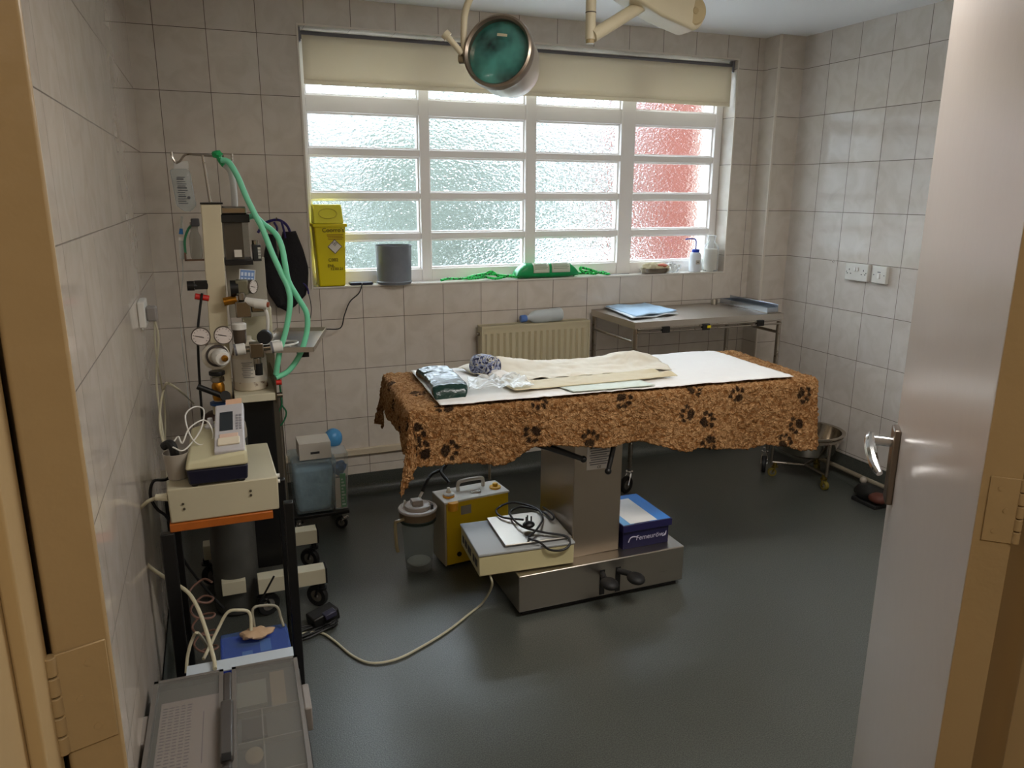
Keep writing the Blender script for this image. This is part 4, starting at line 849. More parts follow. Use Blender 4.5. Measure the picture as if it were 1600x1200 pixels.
# ------------------------------------------------------------------ ceiling lamp heads
# examination lamp
LC = Vector((1.166, -1.450, 1.880)); LA = (Vector((0.34639, -3.65968, 1.48377))-LC); LA = (Matrix.Rotation(R(-19), 3, 'Z') @ Vector((LA.x, LA.y, 0)).normalized()); LA = (LA+Vector((0, 0, .20))).normalized()
t = thing('examination_lamp', 'round examination lamp with a green glass lens hanging in front of the blind', 'lamp', tuple(LC), 0)
rL = .103
obj('lamp_bezel', MB().ring(LC, [(rL-.012, .006), (rL-.006, .014), (rL, .010), (rL+.003, -.01), (rL, -.022), (rL-.012, -.02)], 56, axis=LA), mat('bezel_bronze', '#8d8072', .32, .85), t)
def lens_mat():
    m = mat('green_lens', '#2f8578', .10, 0, spec=.7, coat=.6); nt = m.node_tree; b = nt.nodes['Principled BSDF']
    t_ = nt.nodes.new('ShaderNodeTexCoord'); n = nt.nodes.new('ShaderNodeTexNoise'); n.inputs['Scale'].default_value = 9; n.inputs['Detail'].default_value = 3
    r = nt.nodes.new('ShaderNodeValToRGB'); r.color_ramp.elements[0].position = .38; r.color_ramp.elements[0].color = hexc('#12332f'); r.color_ramp.elements[1].position = .66; r.color_ramp.elements[1].color = hexc('#4a9488')
    nt.links.new(t_.outputs['Object'], n.inputs['Vector']); nt.links.new(n.outputs[0], r.inputs[0]); nt.links.new(r.outputs[0], b.inputs['Base Color']); return m
obj('lens', MB().lathe(LC, [(rL-.011, -.012), (rL*.7, -.006), (rL*.35, -.001), (0, .001)], 56, axis=LA), lens_mat(), t)
lx = LA.cross(Vector((0, 0, 1))).normalized()*-1
obj('lens_sticker', MB().obox(tuple(LC+lx*.014+Vector((0, 0, .043))+LA*.0045), (.030, .002, .007), (0, R(8), math.atan2(LA.y, LA.x)+R(90))), mat('sticker', '#b9b193', .5), t)
obj('lamp_housing', MB().lathe(LC, [(rL-.002, -.018), (rL-.004, -.05), (rL*.93, -.10), (rL*.78, -.16), (rL*.5, -.195), (.02, -.21), (0, -.212)], 56, axis=LA), mat('lamp_metal', '#b5ac9f', .3, .7), t)
side = lx if (lx.x < 0) else -lx
P0 = LC+side*(rL+.004)-LA*.01
ym = MB().tube([P0+Vector((0, 0, -.005)), P0+side*.002+Vector((0, 0, .06)), P0+side*(-.004)+Vector((0, 0, .12)), P0+side*(-.035)+Vector((0, 0, .17)), P0+side*(-.085)+Vector((0, 0, .182)), P0-side*.1+Vector((0, 0, .182))], .010, 12)
obj('yoke_arm', ym, CREAM, t)
dn = P0-side*.1+Vector((0, 0, .182)); obj('drop_tube', MB().cyl(dn-Vector((0, 0, .02)), (dn.x, dn.y, H), .013), CREAM, t); obj('ceiling_rose', MB().lathe((dn.x, dn.y, H-.03), [(.014, 0), (.05, .01), (.055, .03)], 32), CREAM, t)
obj('pivot_knob', MB().cyl(P0+Vector((0, 0, -.01))+side*.0, P0+side*.016+Vector((0, 0, -.01)), .014), mat('knob_bronze', '#94876c', .35, .6), t)
hk = MB().cyl(P0+side*.004+Vector((0, 0, .0))+LA*.01, P0+side*.045+Vector((0, 0, .045))+LA*.03, .009); hk.cyl(P0+side*.040+Vector((0, 0, .040))+LA*.028, P0+side*.050+Vector((0, 0, .05))+LA*.032, .014)
obj('grip_handle', hk, CREAM, t)
# ceiling arm
YA = -1.3
pv = Vector((1.537, -1.300, 1.964))
t = thing('lamp_boom', 'cream jointed ceiling arm with a rounded housing, right of the green lamp', 'lamp arm', (pv.x, pv.y, H))
obj('drop_tube', MB().cyl((pv.x, pv.y, pv.z), (pv.x, pv.y, H), .0165, n=24), CREAM, t)
obj('joint_collar', MB().cyl((pv.x, pv.y, pv.z+.078), (pv.x, pv.y, pv.z+.081), .0172, n=24), mat('seam_dark', '#4a4033', .6), t)
obj('end_cap', MB().cyl((pv.x, pv.y, pv.z-.012), (pv.x, pv.y, pv.z+.01), .0135, n=24), mat('tan_cap', '#a8956c', .5), t)
A1 = Vector((1.568, -1.300, 1.989)); A2 = Vector((1.727, -1.280, 2.082)); 
obj('arm_tube', MB().cyl(A1-(A2-A1)*.15, A2+(A2-A1)*.5, .0205, n=24), CREAM, t)
# housing: long tapered rounded body seen from below
HA = Vector((1.654, -1.300, 2.124)); HB = Vector((1.958, -1.200, 2.093)); 
hd_ = (HB-HA); Lh = hd_.length; hu = hd_.normalized(); hs = Vector((0, 1, 0)); hn = hu.cross(hs).normalized()
hm = MB()
outl = [(-.02, .028)]+[(-.02, -.028)]+[(Lh*.5, -.055)]+[(Lh+.060*math.sin(a_), -.060*math.cos(a_)) for a_ in [math.pi*k/14 for k in range(15)]]+[(Lh*.5, .055)]
vs = [HA+hu*a_+hn*b_-hs*.055 for a_, b_ in outl]+[HA+hu*a_+hn*b_+hs*.055 for a_, b_ in outl]; n2 = len(outl)
hm.add(vs, [tuple(range(n2)), tuple(range(2*n2-1, n2-1, -1))]+[(i, i+n2, (i+1) % n2+n2, (i+1) % n2) for i in range(n2)])
obj('joint_housing', hm, CREAM, t, bev=.012, seg=4)
obj('rim_band', MB().lathe(HB-hs*.058, [(.0, 0), (.040, .001), (.046, .006), (.046, .01)], 32, axis=(0, 1, 0)), mat('cream_dark', '#b5a37c', .5), t)
obj('screw_cap', MB().lathe(HB-hs*.0605, [(0, 0), (.010, .0), (.012, .003)], 20, axis=(0, 1, 0)), mat('tan_cap'), t)
obj('upper_arm', MB().cyl(HA+hu*.03, (1.60, -1.3, H-.02), .02), CREAM, t); obj('lamp_hub', MB().lathe((1.60, -1.3, H-.04), [(.02, 0), (.07, .01), (.075, .04)], 32), CREAM, t)
# ------------------------------------------------------------------ anaesthetic machine
t = thing('anaesthetic_machine', 'cream and black anaesthetic trolley with a tall column against the left wall', 'machine', (.36, -.88, 0))
cxa, cya = .357, -.885
colm = MB(); colm.add([(.307, -.92, .60), (.368, -.92, .60), (.368, -.85, .60), (.307, -.85, .60), (.3265, -.92, 1.445), (.3885, -.92, 1.445), (.3885, -.85, 1.445), (.3265, -.85, 1.445)], [(3, 2, 1, 0), (4, 5, 6, 7), (0, 1, 5, 4), (1, 2, 6, 5), (2, 3, 7, 6), (3, 0, 4, 7)])
obj('column', colm, CREAM, t, bev=.003)
obj('column_cap', MB().box(.325, .395, -.922, -.848, 1.445, 1.451), BLACKM, t, bev=.001)
obj('cabinet', MB().box(.372, .505, -.955, -.66, .14, .785), BLACKM, t, bev=.004)
obj('cabinet_side', MB().box(.505, .522, -.95, -.665, .14, .785), mat('grey_steel', '#6c675e', .35, .8), t)
for x0_, x1_, y_, z_ in ((.40, .634, -1.045, .098), (.22, .645, -.735, .115)):
    ft = obj('foot_bar', MB().box(x0_, x1_, y_-.028, y_+.028, z_, z_+.058), CREAM2, t, bev=.002)
    obj('end_cap', MB().box(x1_, x1_+.006, y_-.028, y_+.028, z_, z_+.058), BLACKR, ft)
    castor(t, x1_-.03, y_, .042, R(-40), BLACKR, zt=z_, fork=BLACKM); castor(t, .245 if y_ > -.9 else .43, y_, .042, R(200), BLACKR, zt=z_, fork=BLACKM)
obj('base_frame', MB().box(.28, .36, -1.045, -.735, .10, .15).box(.30, .365, -.92, -.85, .15, .61), CREAM2, t, bev=.002)
sh = obj('machine_shelf', MB().box(.378, .512, -1.00, -.72, .785, .812), CREAM2, t, bev=.002)
obj('shelf_end', MB().box(.512, .516, -1.003, -.72, .775, .865), NICKEL, t)
for z_ in (.80, .845): obj('shelf_knob', MB().cyl((.516, -.99, z_), (.535, -.99, z_), .009), RED if z_ > .82 else NICKEL, t)
obj('back_housing', MB().box(.43, .535, -.74, -.67, .79, 1.075), BEIGE, t, bev=.006)
obj('back_panel', MB().box(.388, .52, -.80, -.79, 1.05, 1.26), mat('panel_grey', '#aaa293', .5), t, bev=.002)
# bellows housing
bw = obj('bellows_housing', MB().box(.388, .470, -.915, -.80, 1.262, 1.400), SMOKE, t, bev=.003)
obj('inner_panel', MB().box(.392, .450, -.90, -.81, 1.262, 1.398), mat('brown_smoke', '#5c503f', .25), bw)
obj('white_tag', MB().box(.418, .442, -.9168, -.9155, 1.272, 1.296), CARD, bw)
obj('black_band', MB().box(.385, .475, -.92, -.795, 1.386, 1.412), BLACK, t, bev=.002); obj('black_band', MB().box(.385, .476, -.92, -.795, 1.245, 1.263), BLACK, t, bev=.002)
obj('metal_top', MB().box(.386, .468, -.915, -.80, 1.412, 1.438), NICKEL, t, bev=.006, seg=3)
obj('dial_box', MB().box(.478, .505, -.90, -.85, 1.255, 1.310), DKGREY, t, bev=.002); obj('dial_cap', MB().cyl((.489, -.88, 1.31), (.489, -.88, 1.325), .011), NICKEL, t)
dg = MB()
for k in range(4): dg.box(.4945, .5035, -.9012, -.9002, 1.264+k*.010, 1.272+k*.010)
obj('digit_strip', dg, PAPER, t)
ic = facing((.452, -.93, 1.205), (1, .1, -.12), (.1, 0, 1))
cd = MB().box(-.026, .026, -.026, .026, -.001, .001, ic); crd = obj('pictogram_card', cd, WHITEP, t)
obj('blue_field', MB().box(-.023, .023, -.020, .024, -.0014, .0016, ic), mat('card_blue', '#6f8fc4', .5), crd)
pk_ = MB()
for i in range(4):
    for j in range(2): pk_.box(-.020+i*.011, -.013+i*.011, -.014+j*.018, -.002+j*.018, .0016, .0022, ic)
obj('pictogram', pk_, mat('pale_blue', '#cfdcf0', .5), crd)
# left bracket with small flow valve
obj('side_bracket', MB().box(.262, .330, -.91, -.90, 1.262, 1.268).box(.262, .268, -.91, -.89, 1.262, 1.29), mat('bronze_wire', '#6b5140', .4, .6), t)
obj('side_bottle', MB().lathe((.30, -.905, 1.268), [(.016, 0), (.019, .01), (.019, .07), (.012, .09), (.012, .12), (0, .12)], 20), SMOKE, t)
obj('side_clamp', MB().box(.292, .318, -.93, -.90, 1.375, 1.40), DKGREY, t, bev=.003)
obj('green_pipe', MB().tube([(.266, -.905, 1.285), (.268, -.907, 1.33), (.282, -.907, 1.365), (.30, -.905, 1.385)], .004, 8), GREEND, t)
obj('star_knob', MB().cyl((.262, -.93, 1.183), (.284, -.93, 1.183), .016).cyl((.28, -.93, 1.183), (.325, -.92, 1.18), .008).box(.285, .325, -.935, -.91, 1.17, 1.198), BLACK, t)
obj('red_hose_end', MB().cyl((.283, -.93, 1.148), (.325, -.925, 1.138), .010), RED, t)
obj('black_hose', MB().tube([(0.306, -0.940, 1.158), (0.296, -0.940, 1.112), (0.281, -0.940, 1.026), (0.273, -0.940, 0.895), (0.269, -0.940, 0.760), (0.267, -0.920, 0.696)], .0042, 8), CABLEK, t)
# valves and gauges right of the column
def gauge(parent, c, r, d, lb_=True):
    c = Vector(c); d = Vector(d).normalized()
    g_ = obj('pressure_gauge', MB().lathe(c-d*.022, [(r*.9, 0), (r, .004), (r, .022), (r*.94, .025), (r*.88, .022), (0, .0215)], 32, axis=d), mat('gauge_case', '#7d756b', .3, .8), parent)
    obj('gauge_face', MB().lathe(c+d*.0004, [(r*.90, 0), (0, .0003)], 32, axis=d), mat('gauge_white', '#d6ccc6', .4), g_)
    s_ = d.cross(Vector((0, 0, 1))).normalized(); u_ = s_.cross(d).normalized()
    nd = MB().tube([c+d*.002-s_*r*.3-u_*r*.1, c+d*.002+s_*r*.55+u_*r*.12], r*.035, 6, smooth=False)
    for k in range(11):
        a_ = R(-130+26*k); q = (u_*math.cos(a_)+s_*math.sin(a_)); nd.tube([c+d*.0015+q*r*.68, c+d*.0015+q*r*.80], r*.025, 5, smooth=False)
    obj('gauge_needle', nd, INK, g_)
    return g_
obj('valve_block', MB().box(.405, .455, -.985, -.93, 1.075, 1.13).cyl((.43, -.96, 1.13), (.43, -.96, 1.16), .014).box(.455, .50, -.975, -.945, 1.09, 1.115), NICKEL, t, bev=.004)
obj('regulator_knob', MB().cyl((.395, -.95, 1.172), (.42, -.95, 1.172), .026), BLACK, t); obj('regulator_body', MB().box(.412, .452, -.97, -.935, 1.15, 1.20), mat('dull_olive', '#7d7a66', .4, .5), t, bev=.004)
gauge(t, (.468, -.955, 1.175), .024, (.75, -.65, 0))
obj('flow_knob', MB().cyl((.44, -.97, 1.13), (.475, -.985, 1.122), .013, .016).cyl((.468, -.983, 1.122), (.506, -.995, 1.118), .0165), WHITEP, t)
obj('flow_knob_end', MB().cyl((.506, -.995, 1.118), (.512, -.997, 1.117), .009), mat('copper', '#a5553a', .4, .6), t)
obj('brass_union', MB().cyl((.37, -.955, 1.128), (.412, -.955, 1.135), .014), BRASS, t)
obj('white_hose', MB().tube([(.497, -.985, 1.105), (.505, -.985, 1.08), (.502, -.98, 1.03), (.49, -.97, 1.0)], .0055, 8), WHITEP, t)
obj('vapour_cup', MB().lathe((.412, -.965, .985), [(.018, 0), (.021, .01), (.022, .05), (.0, .05)], 24), mat('cup_brown', '#564a3e', .3), t); obj('cup_lid', MB().lathe((.412, -.965, 1.035), [(.0235, 0), (.0235, .018), (.018, .022), (0, .022)], 24), WHITEP, t)
obj('manifold', MB().cyl((.40, -1.01, .972), (.53, -1.01, .975), .010).box(.438, .482, -1.035, -.99, .945, .995).cyl((.46, -1.02, .945), (.46, -1.02, .90), .013), NICKEL, t, bev=.003)
obj('black_stem', MB().cyl((.462, -1.022, .925), (.462, -1.022, .885), .013), BLACK, t)
for x0_, x1_ in ((.388, .425), (.505, .545)):
    w_ = obj('white_coupling', MB().cyl((x0_, -1.012, .973), (x1_, -1.012, .976), .019), WHITEP, t, bev=.003); obj('coupling_band', MB().cyl((x0_+.002, -1.012, .973), (x0_+.009, -1.012, .974), .0195), INKG, w_)
obj('control_knob', MB().cyl((.485, -1.035, 1.013), (.493, -1.005, 1.013), .024, n=28), BLACKR, t, bev=.004)
# iv pole
pol = MB().cyl((.357, -.885, 1.45), (.3465, -.885, 1.601), .0048)
pol.tube([(0.315, -0.885, 1.603), (0.373, -0.885, 1.600), (0.412, -0.885, 1.599)], .0042, 8, smooth=False)
obj('drip_pole', pol, TUBE, t)
obj('pole_hook', MB().tube([(0.254, -0.885, 1.610), (0.255, -0.885, 1.592), (0.264, -0.885, 1.576), (0.276, -0.885, 1.581), (0.289, -0.885, 1.597), (0.301, -0.885, 1.603), (0.319, -0.885, 1.603)], .0036, 8), TUBE, t)
obj('pole_hook', MB().tube([(0.408, -0.885, 1.599), (0.419, -0.885, 1.587), (0.428, -0.885, 1.577), (0.435, -0.885, 1.583), (0.437, -0.885, 1.608)], .0036, 8), TUBE, t)

# steel side tray on the machine
t = thing('side_tray', 'steel side tray on the machine holding thin white wires', 'tray', (.62, -.8, .955))
MTr = Matrix.Translation((.600, -.83, .955)) @ Euler((0, 0, R(-14))).to_matrix().to_4x4()
obj('tray_floor', MB().box(-.095, .095, -.20, .20, 0, .004, MTr), STEEL, t); 
obj('tray_wall', MB().box(-.095, -.092, -.2, .2, .004, .018, MTr).box(.092, .095, -.2, .2, .004, .018, MTr).box(-.095, .095, -.2, -.197, .004, .018, MTr).box(-.095, .095, .197, .2, .004, .018, MTr), STEEL, t)
obj('support_arm', MB().box(.50, .56, -.80, -.76, .93, .952), DKGREY, t)
obj('arm_clamp', MB().box(.60, .64, -.93, -.90, .915, .95), BLACK, t)
o = obj('coiled_wires', MB().tube([MTr @ Vector((.05*math.cos(k*1.15)-.02, -.10+.045*math.sin(k*1.15), .012+.003*(k % 3))) for k in range(22)], .0016, 6), WHITEP); tag(o, 'thin white wires coiled on the steel side tray', 'wire')

# soda canister
t = thing('small_canister', 'white canister with a printed label and rusty base on the machine shelf', 'canister', (.437, -.90, .8125))
rust = mat('rusty_white', '#c9bda6', .5); nt = rust.node_tree; a1 = nt.nodes.new('ShaderNodeTexCoord'); a2 = nt.nodes.new('ShaderNodeTexNoise'); a2.inputs['Scale'].default_value = 22; a2.inputs['Detail'].default_value = 6
a3 = nt.nodes.new('ShaderNodeValToRGB'); a3.color_ramp.elements[0].position = .60; a3.color_ramp.elements[0].color = hexc('#d2c8b4'); a3.color_ramp.elements[1].position = .66; a3.color_ramp.elements[1].color = hexc('#5a2f1a')
nt.links.new(a1.outputs['Object'], a2.inputs['Vector']); nt.links.new(a2.outputs[0], a3.inputs[0]); nt.links.new(a3.outputs[0], nt.nodes['Principled BSDF'].inputs['Base Color'])
obj('canister_body', MB().lathe((.437, -.90, .813), [(.055, 0), (.058, .004), (.058, .115), (.050, .145), (.030, .165), (.014, .172), (.014, .185), (0, .185)], 40), rust, t)
cl_ = obj('canister_label', MB().lathe((.437, -.90, .845), [(.0584, 0), (.0586, .001), (.0586, .08), (.0584, .081)], 40), mat('label_white2', '#d5cfc2', .5), t)
ll = MB()
for k in range(9): 
    a_ = R(-100); z_ = .915-k*.0065
    pts = [(.437+.0590*math.cos(R(b_)), -.90+.0590*math.sin(R(b_)), z_) for b_ in range(-118+(k % 3)*2, -78-(k % 2)*8, 5)]; ll.tube(pts, .0011, 5, smooth=False)
obj('label_text', ll, INKG, cl_)

# tall gas cylinder with regulator
gx, gy = .331, -.95
t = thing('gas_cylinder', 'tall dark grey gas cylinder with brass valve and twin gauges behind the small stand', 'cylinder', (gx, gy, 0))
obj('cylinder_body', MB().lathe((gx, gy, .001), [(.070, 0), (.078, .01), (.079, .64), (.078, .66)], 48), mat('cylinder_grey', '#4c4c48', .45, var=.15, vscale=12), t)
obj('white_shoulder', MB().lathe((gx, gy, .655), [(.079, 0), (.079, .025), (.076, .05), (.068, .068)], 48), mat('shoulder_white', '#b3aa98', .45), t)
obj('brown_collar', MB().lathe((gx, gy, .722), [(.070, 0), (.064, .012), (.045, .026), (.03, .032), (0, .034)], 48), mat('shoulder_brown', '#3c2a24', .45), t)
obj('dark_label', MB().lathe((gx, gy, .660), [(.0795, 0), (.0797, .001), (.0797, .035), (.0795, .036)], 48), mat('label_brown', '#30211e', .5), t) if False else None
vb = obj('valve', MB().lathe((gx-.002, gy-.03, .752), [(.024, 0), (.024, .030), (.017, .034), (.017, .10), (.012, .11), (.012, .13), (0, .13)], 24), mat('valve_cream', '#b5aa8a', .45), t)
obj('blue_collar', MB().lathe((gx-.002, gy-.03, .780), [(.022, 0), (.031, .004), (.031, .012), (.020, .016)], 24), BLUELT if False else mat('collar_blue', '#234a80', .4), vb)
obj('brass_body', MB().lathe((gx-.002, gy-.03, .80), [(.019, 0), (.021, .01), (.021, .05), (.016, .062), (0, .062)], 24), BRASS, vb)
obj('grey_nut', MB().cyl((gx-.002, gy-.03, .864), (gx-.002, gy-.03, .880), .023, n=6), NICKEL, vb)
obj('handwheel', MB().cyl((gx-.002, gy-.03, .886), (gx-.002, gy-.03, .900), .026), BLACK, vb, bev=.003)
ky = MB().cyl((0.265, -1.020, 0.861), (0.348, -1.030, 0.820), .0095); ky.cyl((0.349, -1.045, 0.828), (0.350, -1.010, 0.813), .0165); obj('spanner_key', ky, BLACK, t)
rg = obj('regulator', MB().lathe((0.330, -1.010, 0.958), [(.030, -.02), (.040, -.012), (.044, .0), (.044, .014), (.036, .022), (0, .022)], 40, axis=(.05, -1, .05)), mat('regulator_white', '#cfc8ba', .35), t)
obj('regulator_ring', MB().ring((0.336, -1.035, 0.962), [(.029, 0), (.036, -.003), (.036, .003), (.029, .004)], 40, axis=(.05, -1, .05)), mat('ring_dark', '#3d3633', .5), rg)
obj('regulator_knob', MB().lathe((0.344, -1.035, 0.959), [(.028, 0), (.027, .025), (.021, .040), (0, .042)], 36, axis=(.18, -1, 0)), WHITEP, rg)
obj('brass_tip', MB().lathe((0.357, -1.078, 0.961), [(.011, 0), (.010, .008), (.005, .012), (0, .012)], 20, axis=(.18, -1, 0)), BRASS, rg)
gauge(t, (0.291, -1.030, 1.028), .030, (.02, -1, .1)); gauge(t, (0.360, -1.040, 1.030), .030, (.02, -1, .1))
obj('gauge_stem', MB().cyl((0.298, -1.010, 1.012), (0.318, -1.010, 0.976), .006).cyl((0.352, -1.010, 1.008), (0.338, -1.010, 0.974), .006), NICKEL, t)

# drip bag
t = thing('drip_bag', 'clear fluid bag with small print hanging from the left hook of the pole', 'bag', tuple((0.276, -0.885, 1.579)))
bc = Vector((0.279, -0.885, 1.484))
def bagfn(u, v):
    z = -.062+.135*v; wd = .028*(min(1, (v+.02)*6)**.6)*(min(1, (1.06-v)*9)**.5)
    th = .014*math.sin(math.pi*min(1, max(0, v*.92+.05)))**.6
    a_ = 2*math.pi*u; return (bc.x+.012*(v-.5)*-1+1.08*wd*math.cos(a_), bc.y+th*math.sin(a_), bc.z+z)
obj('fluid_bag', MB().sheet(bagfn, 32, 24), clear_plastic('bag_plastic', '#e6eaea', .80, .08), t)
obj('hanging_tab', MB().box(bc.x-.022, bc.x+.022, bc.y-.001, bc.y+.001, bc.z+.072, bc.z+.098), FILM, t)
bt = MB(); random.seed(11)
for k in range(13):
    z_ = bc.z+.045-k*.0068; L2 = .030-.010*random.random(); x_ = bc.x-.019+.003*random.random()
    bt.box(x_, x_+L2, bc.y-.0155, bc.y-.0150, z_, z_+.0022+.002*(k % 4 == 1))
bt.cyl((bc.x+.014, bc.y-.0155, bc.z-.018), (bc.x+.014, bc.y-.0150, bc.z-.018), .005)
obj('printed_text', bt, mat('bag_ink', '#55585c', .7), t)
obj('blue_clip', MB().cyl((0.260, -0.885, 1.367), (0.258, -0.885, 1.349), .005, .007), mat('clip_blue', '#1f6fb0', .4), t)
obj('drip_port', MB().cyl((0.266, -0.885, 1.406), (0.260, -0.885, 1.367), .004), CLEAR, t)
obj('drip_chamber', MB().cyl((0.258, -0.885, 1.330), (0.254, -0.885, 1.267), .0085, .0075), clear_plastic('chamber', '#e6eaea', .55, .1), t); obj('chamber_top', MB().cyl((0.259, -0.885, 1.338), (0.258, -0.885, 1.328), .0095), WHITEP, t)
obj('drip_line', MB().tube([(0.254, -0.885, 1.267), (0.251, -0.885, 1.214), (0.234, -0.900, 1.109), (0.229, -0.930, 0.984), (0.234, -1.000, 0.867), (0.238, -1.100, 0.806)], .0016, 6), CLEAR, t)
# clear reservoir bag hook on the second hook
# green breathing hoses
t = thing('breathing_hose', 'pale green twin breathing hoses looping down from the pole hook', 'hose', tuple((0.394, -0.890, 1.601)))
obj('green_knot', MB().ball((0.392, -0.900, 1.604), .015, (1.1, .8, .8), 14, fn=lambda v: v*(1+.5*noise.noise(v*120))).tube([(0.394, -0.900, 1.600), (0.402, -0.900, 1.582), (0.409, -0.900, 1.566)], .008, 8, rs=[.009, .010, .006]), GREENP, t)
obj('hose', MB().tube([(0.403, -0.910, 1.586), (0.425, -0.920, 1.578), (0.449, -0.930, 1.530), (0.469, -0.940, 1.469), (0.494, -0.950, 1.407), (0.513, -0.960, 1.361), (0.535, -0.970, 1.288), (0.561, -0.980, 1.217), (0.578, -0.990, 1.170), (0.580, -1.000, 1.117), (0.561, -1.000, 1.030), (0.535, -1.000, 0.954), (0.518, -0.990, 0.874)], .0095, 12), GREENT, t)
obj('hose', MB().tube([(0.470, -0.860, 1.400), (0.494, -0.880, 1.405), (0.519, -0.920, 1.380), (0.552, -0.950, 1.350), (0.568, -0.970, 1.308), (0.575, -0.980, 1.245), (0.582, -0.980, 1.191), (0.611, -0.970, 1.131), (0.637, -0.960, 1.075), (0.633, -0.960, 1.008), (0.603, -0.970, 0.932), (0.560, -0.980, 0.880), (0.517, -0.990, 0.863)], .0095, 12), GREENT, t)
o = obj('clear_hose', MB().tube([(0.410, -0.900, 1.574), (0.428, -0.890, 1.551), (0.434, -0.880, 1.495), (0.433, -0.870, 1.432)], .0105, 12), clear_plastic('white_hose_mat', '#dcdcda', .2, .25)); tag(o, 'short translucent white hose from the pole hook to the bellows box', 'hose')
o = obj('dark_green_cord', MB().tube([(0.540, -0.800, 0.818), (0.542, -0.800, 0.769), (0.543, -0.800, 0.714), (0.534, -0.800, 0.695), (0.526, -0.800, 0.671), (0.530, -0.800, 0.633), (0.550, -0.800, 0.656), (0.557, -0.800, 0.685), (0.542, -0.800, 0.712)], .0032, 8), GREEND); tag(o, 'dark green looped cord hanging below the green hoses', 'cord')

# cuffs on the wall
t = thing('pressure_cuffs', 'black pressure cuffs with purple tubing hanging on the back wall', 'cuff', (.645, -.03, 1.36))
def strip(pts, ws, y, th=.012, n=26):
    P = [Vector(p) for p in pts]
    def f(u, v):
        s_ = u*(len(P)-1); i = min(int(s_), len(P)-2); fr_ = s_-i; a, b = P[i], P[i+1]; c = a*(1-fr_)+b*fr_; wv = ws[i]*(1-fr_)+ws[i+1]*fr_
        d = (P[min(i+1, len(P)-1)]-P[i]).normalized(); s2 = Vector((-d.z, 0, d.x)); q = c+s2*wv*(v-.5); return (q.x, y-.012*math.sin(math.pi*v)-.004*math.sin(u*9), q.z)
    return MB().sheet(f, n, 8)
CUFF = mat('cuff_cloth', '#141216', .8, bump=.3, bscale=60)
yy = -.05
obj('black_cuff', strip([(0.681, -0.050, 1.313), (0.684, -0.050, 1.233), (0.687, -0.050, 1.146), (0.676, -0.050, 1.059), (0.647, -0.050, 1.001), (0.627, -0.050, 0.967)], [.05, .10, .135, .14, .09, .04], -.045), CUFF, t, solid=.014)
obj('black_cuff', strip([(0.602, -0.070, 1.303), (0.593, -0.070, 1.222), (0.590, -0.070, 1.137), (0.606, -0.070, 1.050), (0.624, -0.070, 0.982)], [.02, .05, .07, .07, .03], -.075), CUFF, t, solid=.012)
obj('purple_tube', MB().tube([(0.546, -0.050, 1.309), (0.568, -0.050, 1.342), (0.602, -0.050, 1.361), (0.640, -0.050, 1.364), (0.672, -0.050, 1.341), (0.686, -0.050, 1.301), (0.690, -0.050, 1.238)], .006, 8), PURPLE, t)
obj('purple_tube', MB().tube([(0.617, -0.060, 1.356), (0.629, -0.060, 1.328), (0.618, -0.060, 1.297)], .005, 8), PURPLE, t); obj('purple_tube', MB().tube([(0.650, -0.060, 1.356), (0.656, -0.060, 1.328), (0.662, -0.060, 1.285)], .005, 8), PURPLE, t)
obj('purple_tube', MB().tube([(0.712, -0.050, 1.081), (0.729, -0.050, 1.078), (0.745, -0.050, 1.056), (0.749, -0.050, 1.029)], .0042, 8), PURPLE, t); obj('purple_tube', MB().cyl((0.711, -0.050, 1.075), (0.709, -0.050, 1.034), .006), PURPLE, t)
obj('thin_lead', MB().tube([(0.749, -0.050, 1.032), (0.757, -0.050, 0.981), (0.753, -0.060, 0.932), (0.735, -0.100, 0.897)], .002, 6), DKGREY, t); obj('thin_lead', MB().tube([(0.709, -0.050, 1.034), (0.703, -0.050, 0.984), (0.703, -0.050, 0.939)], .0014, 6), DKGREY, t)
obj('wall_hook', MB().tube([(0.633, 0.000, 1.362), (0.629, -0.050, 1.364), (0.629, -0.060, 1.375)], .003, 8), NICKEL, t)
t.location = t.location

# ------------------------------------------------------------------ bin cart with clear box
t = thing('wheeled_base', 'low black wheeled base carrying the clear box of blue items', 'dolly', (.71, -.32, 0))
obj('deck', MB().box(.585, .83, -.42, -.20, .075, .09), BLACK, t, bev=.003)
for x_, y_ in ((.81, -.40), (.61, -.40), (.81, -.22), (.61, -.22)): castor(t, x_-.015, y_, .028, R(-20), BLACKR, zt=.076)
t = thing('storage_bin', 'clear plastic bin of pale blue packs on the wheeled base beside the machine', 'bin', (.69, -.32, .09))
obj('bin_wall', frust(MB(), .602, .765, -.405, -.22, .0915, .590, .785, -.42, -.205, .34), clear_plastic('bin_clear', '#dbe6ea', .82, .15), t, bev=.01)
o = obj('blue_packs', frust(MB(), .610, .755, -.395, -.23, .0945, .600, .772, -.408, -.218, .31), mat('packs_blue', '#b9d0de', .7, bump=.9, bscale=18, var=.15, vscale=18), bev=.02, seg=3); tag(o, 'pale blue wrapped packs heaped inside the clear bin', 'packs')
t = thing('glove_box', 'small white cardboard box sitting on top of the clear bin', 'box', (.70, -.34, .345))
obj('carton', MB().box(.628, .765, -.405, -.28, .345, .420), CARD, t, bev=.001); obj('slot_opening', MB().box(.676, .715, -.4062, -.4050, .370, .380), DKGREY, t)
o = obj('blue_balloon', MB().ball((.795, -.27, .39), .042, (1, .9, 1.1), 22), mat('balloon', '#4d93c8', .35)); tag(o, 'round light blue rubber bulb behind the white cardboard box', 'bulb')
t = thing('glove_packet', 'clear sleeve holding blue gloves and a white and green strip, right of the bin', 'packet', (.80, -.36, .09))
obj('sleeve', frust(MB(), .772, .828, -.40, -.30, .0915, .765, .838, -.41, -.29, .36), FILM, t, bev=.004)
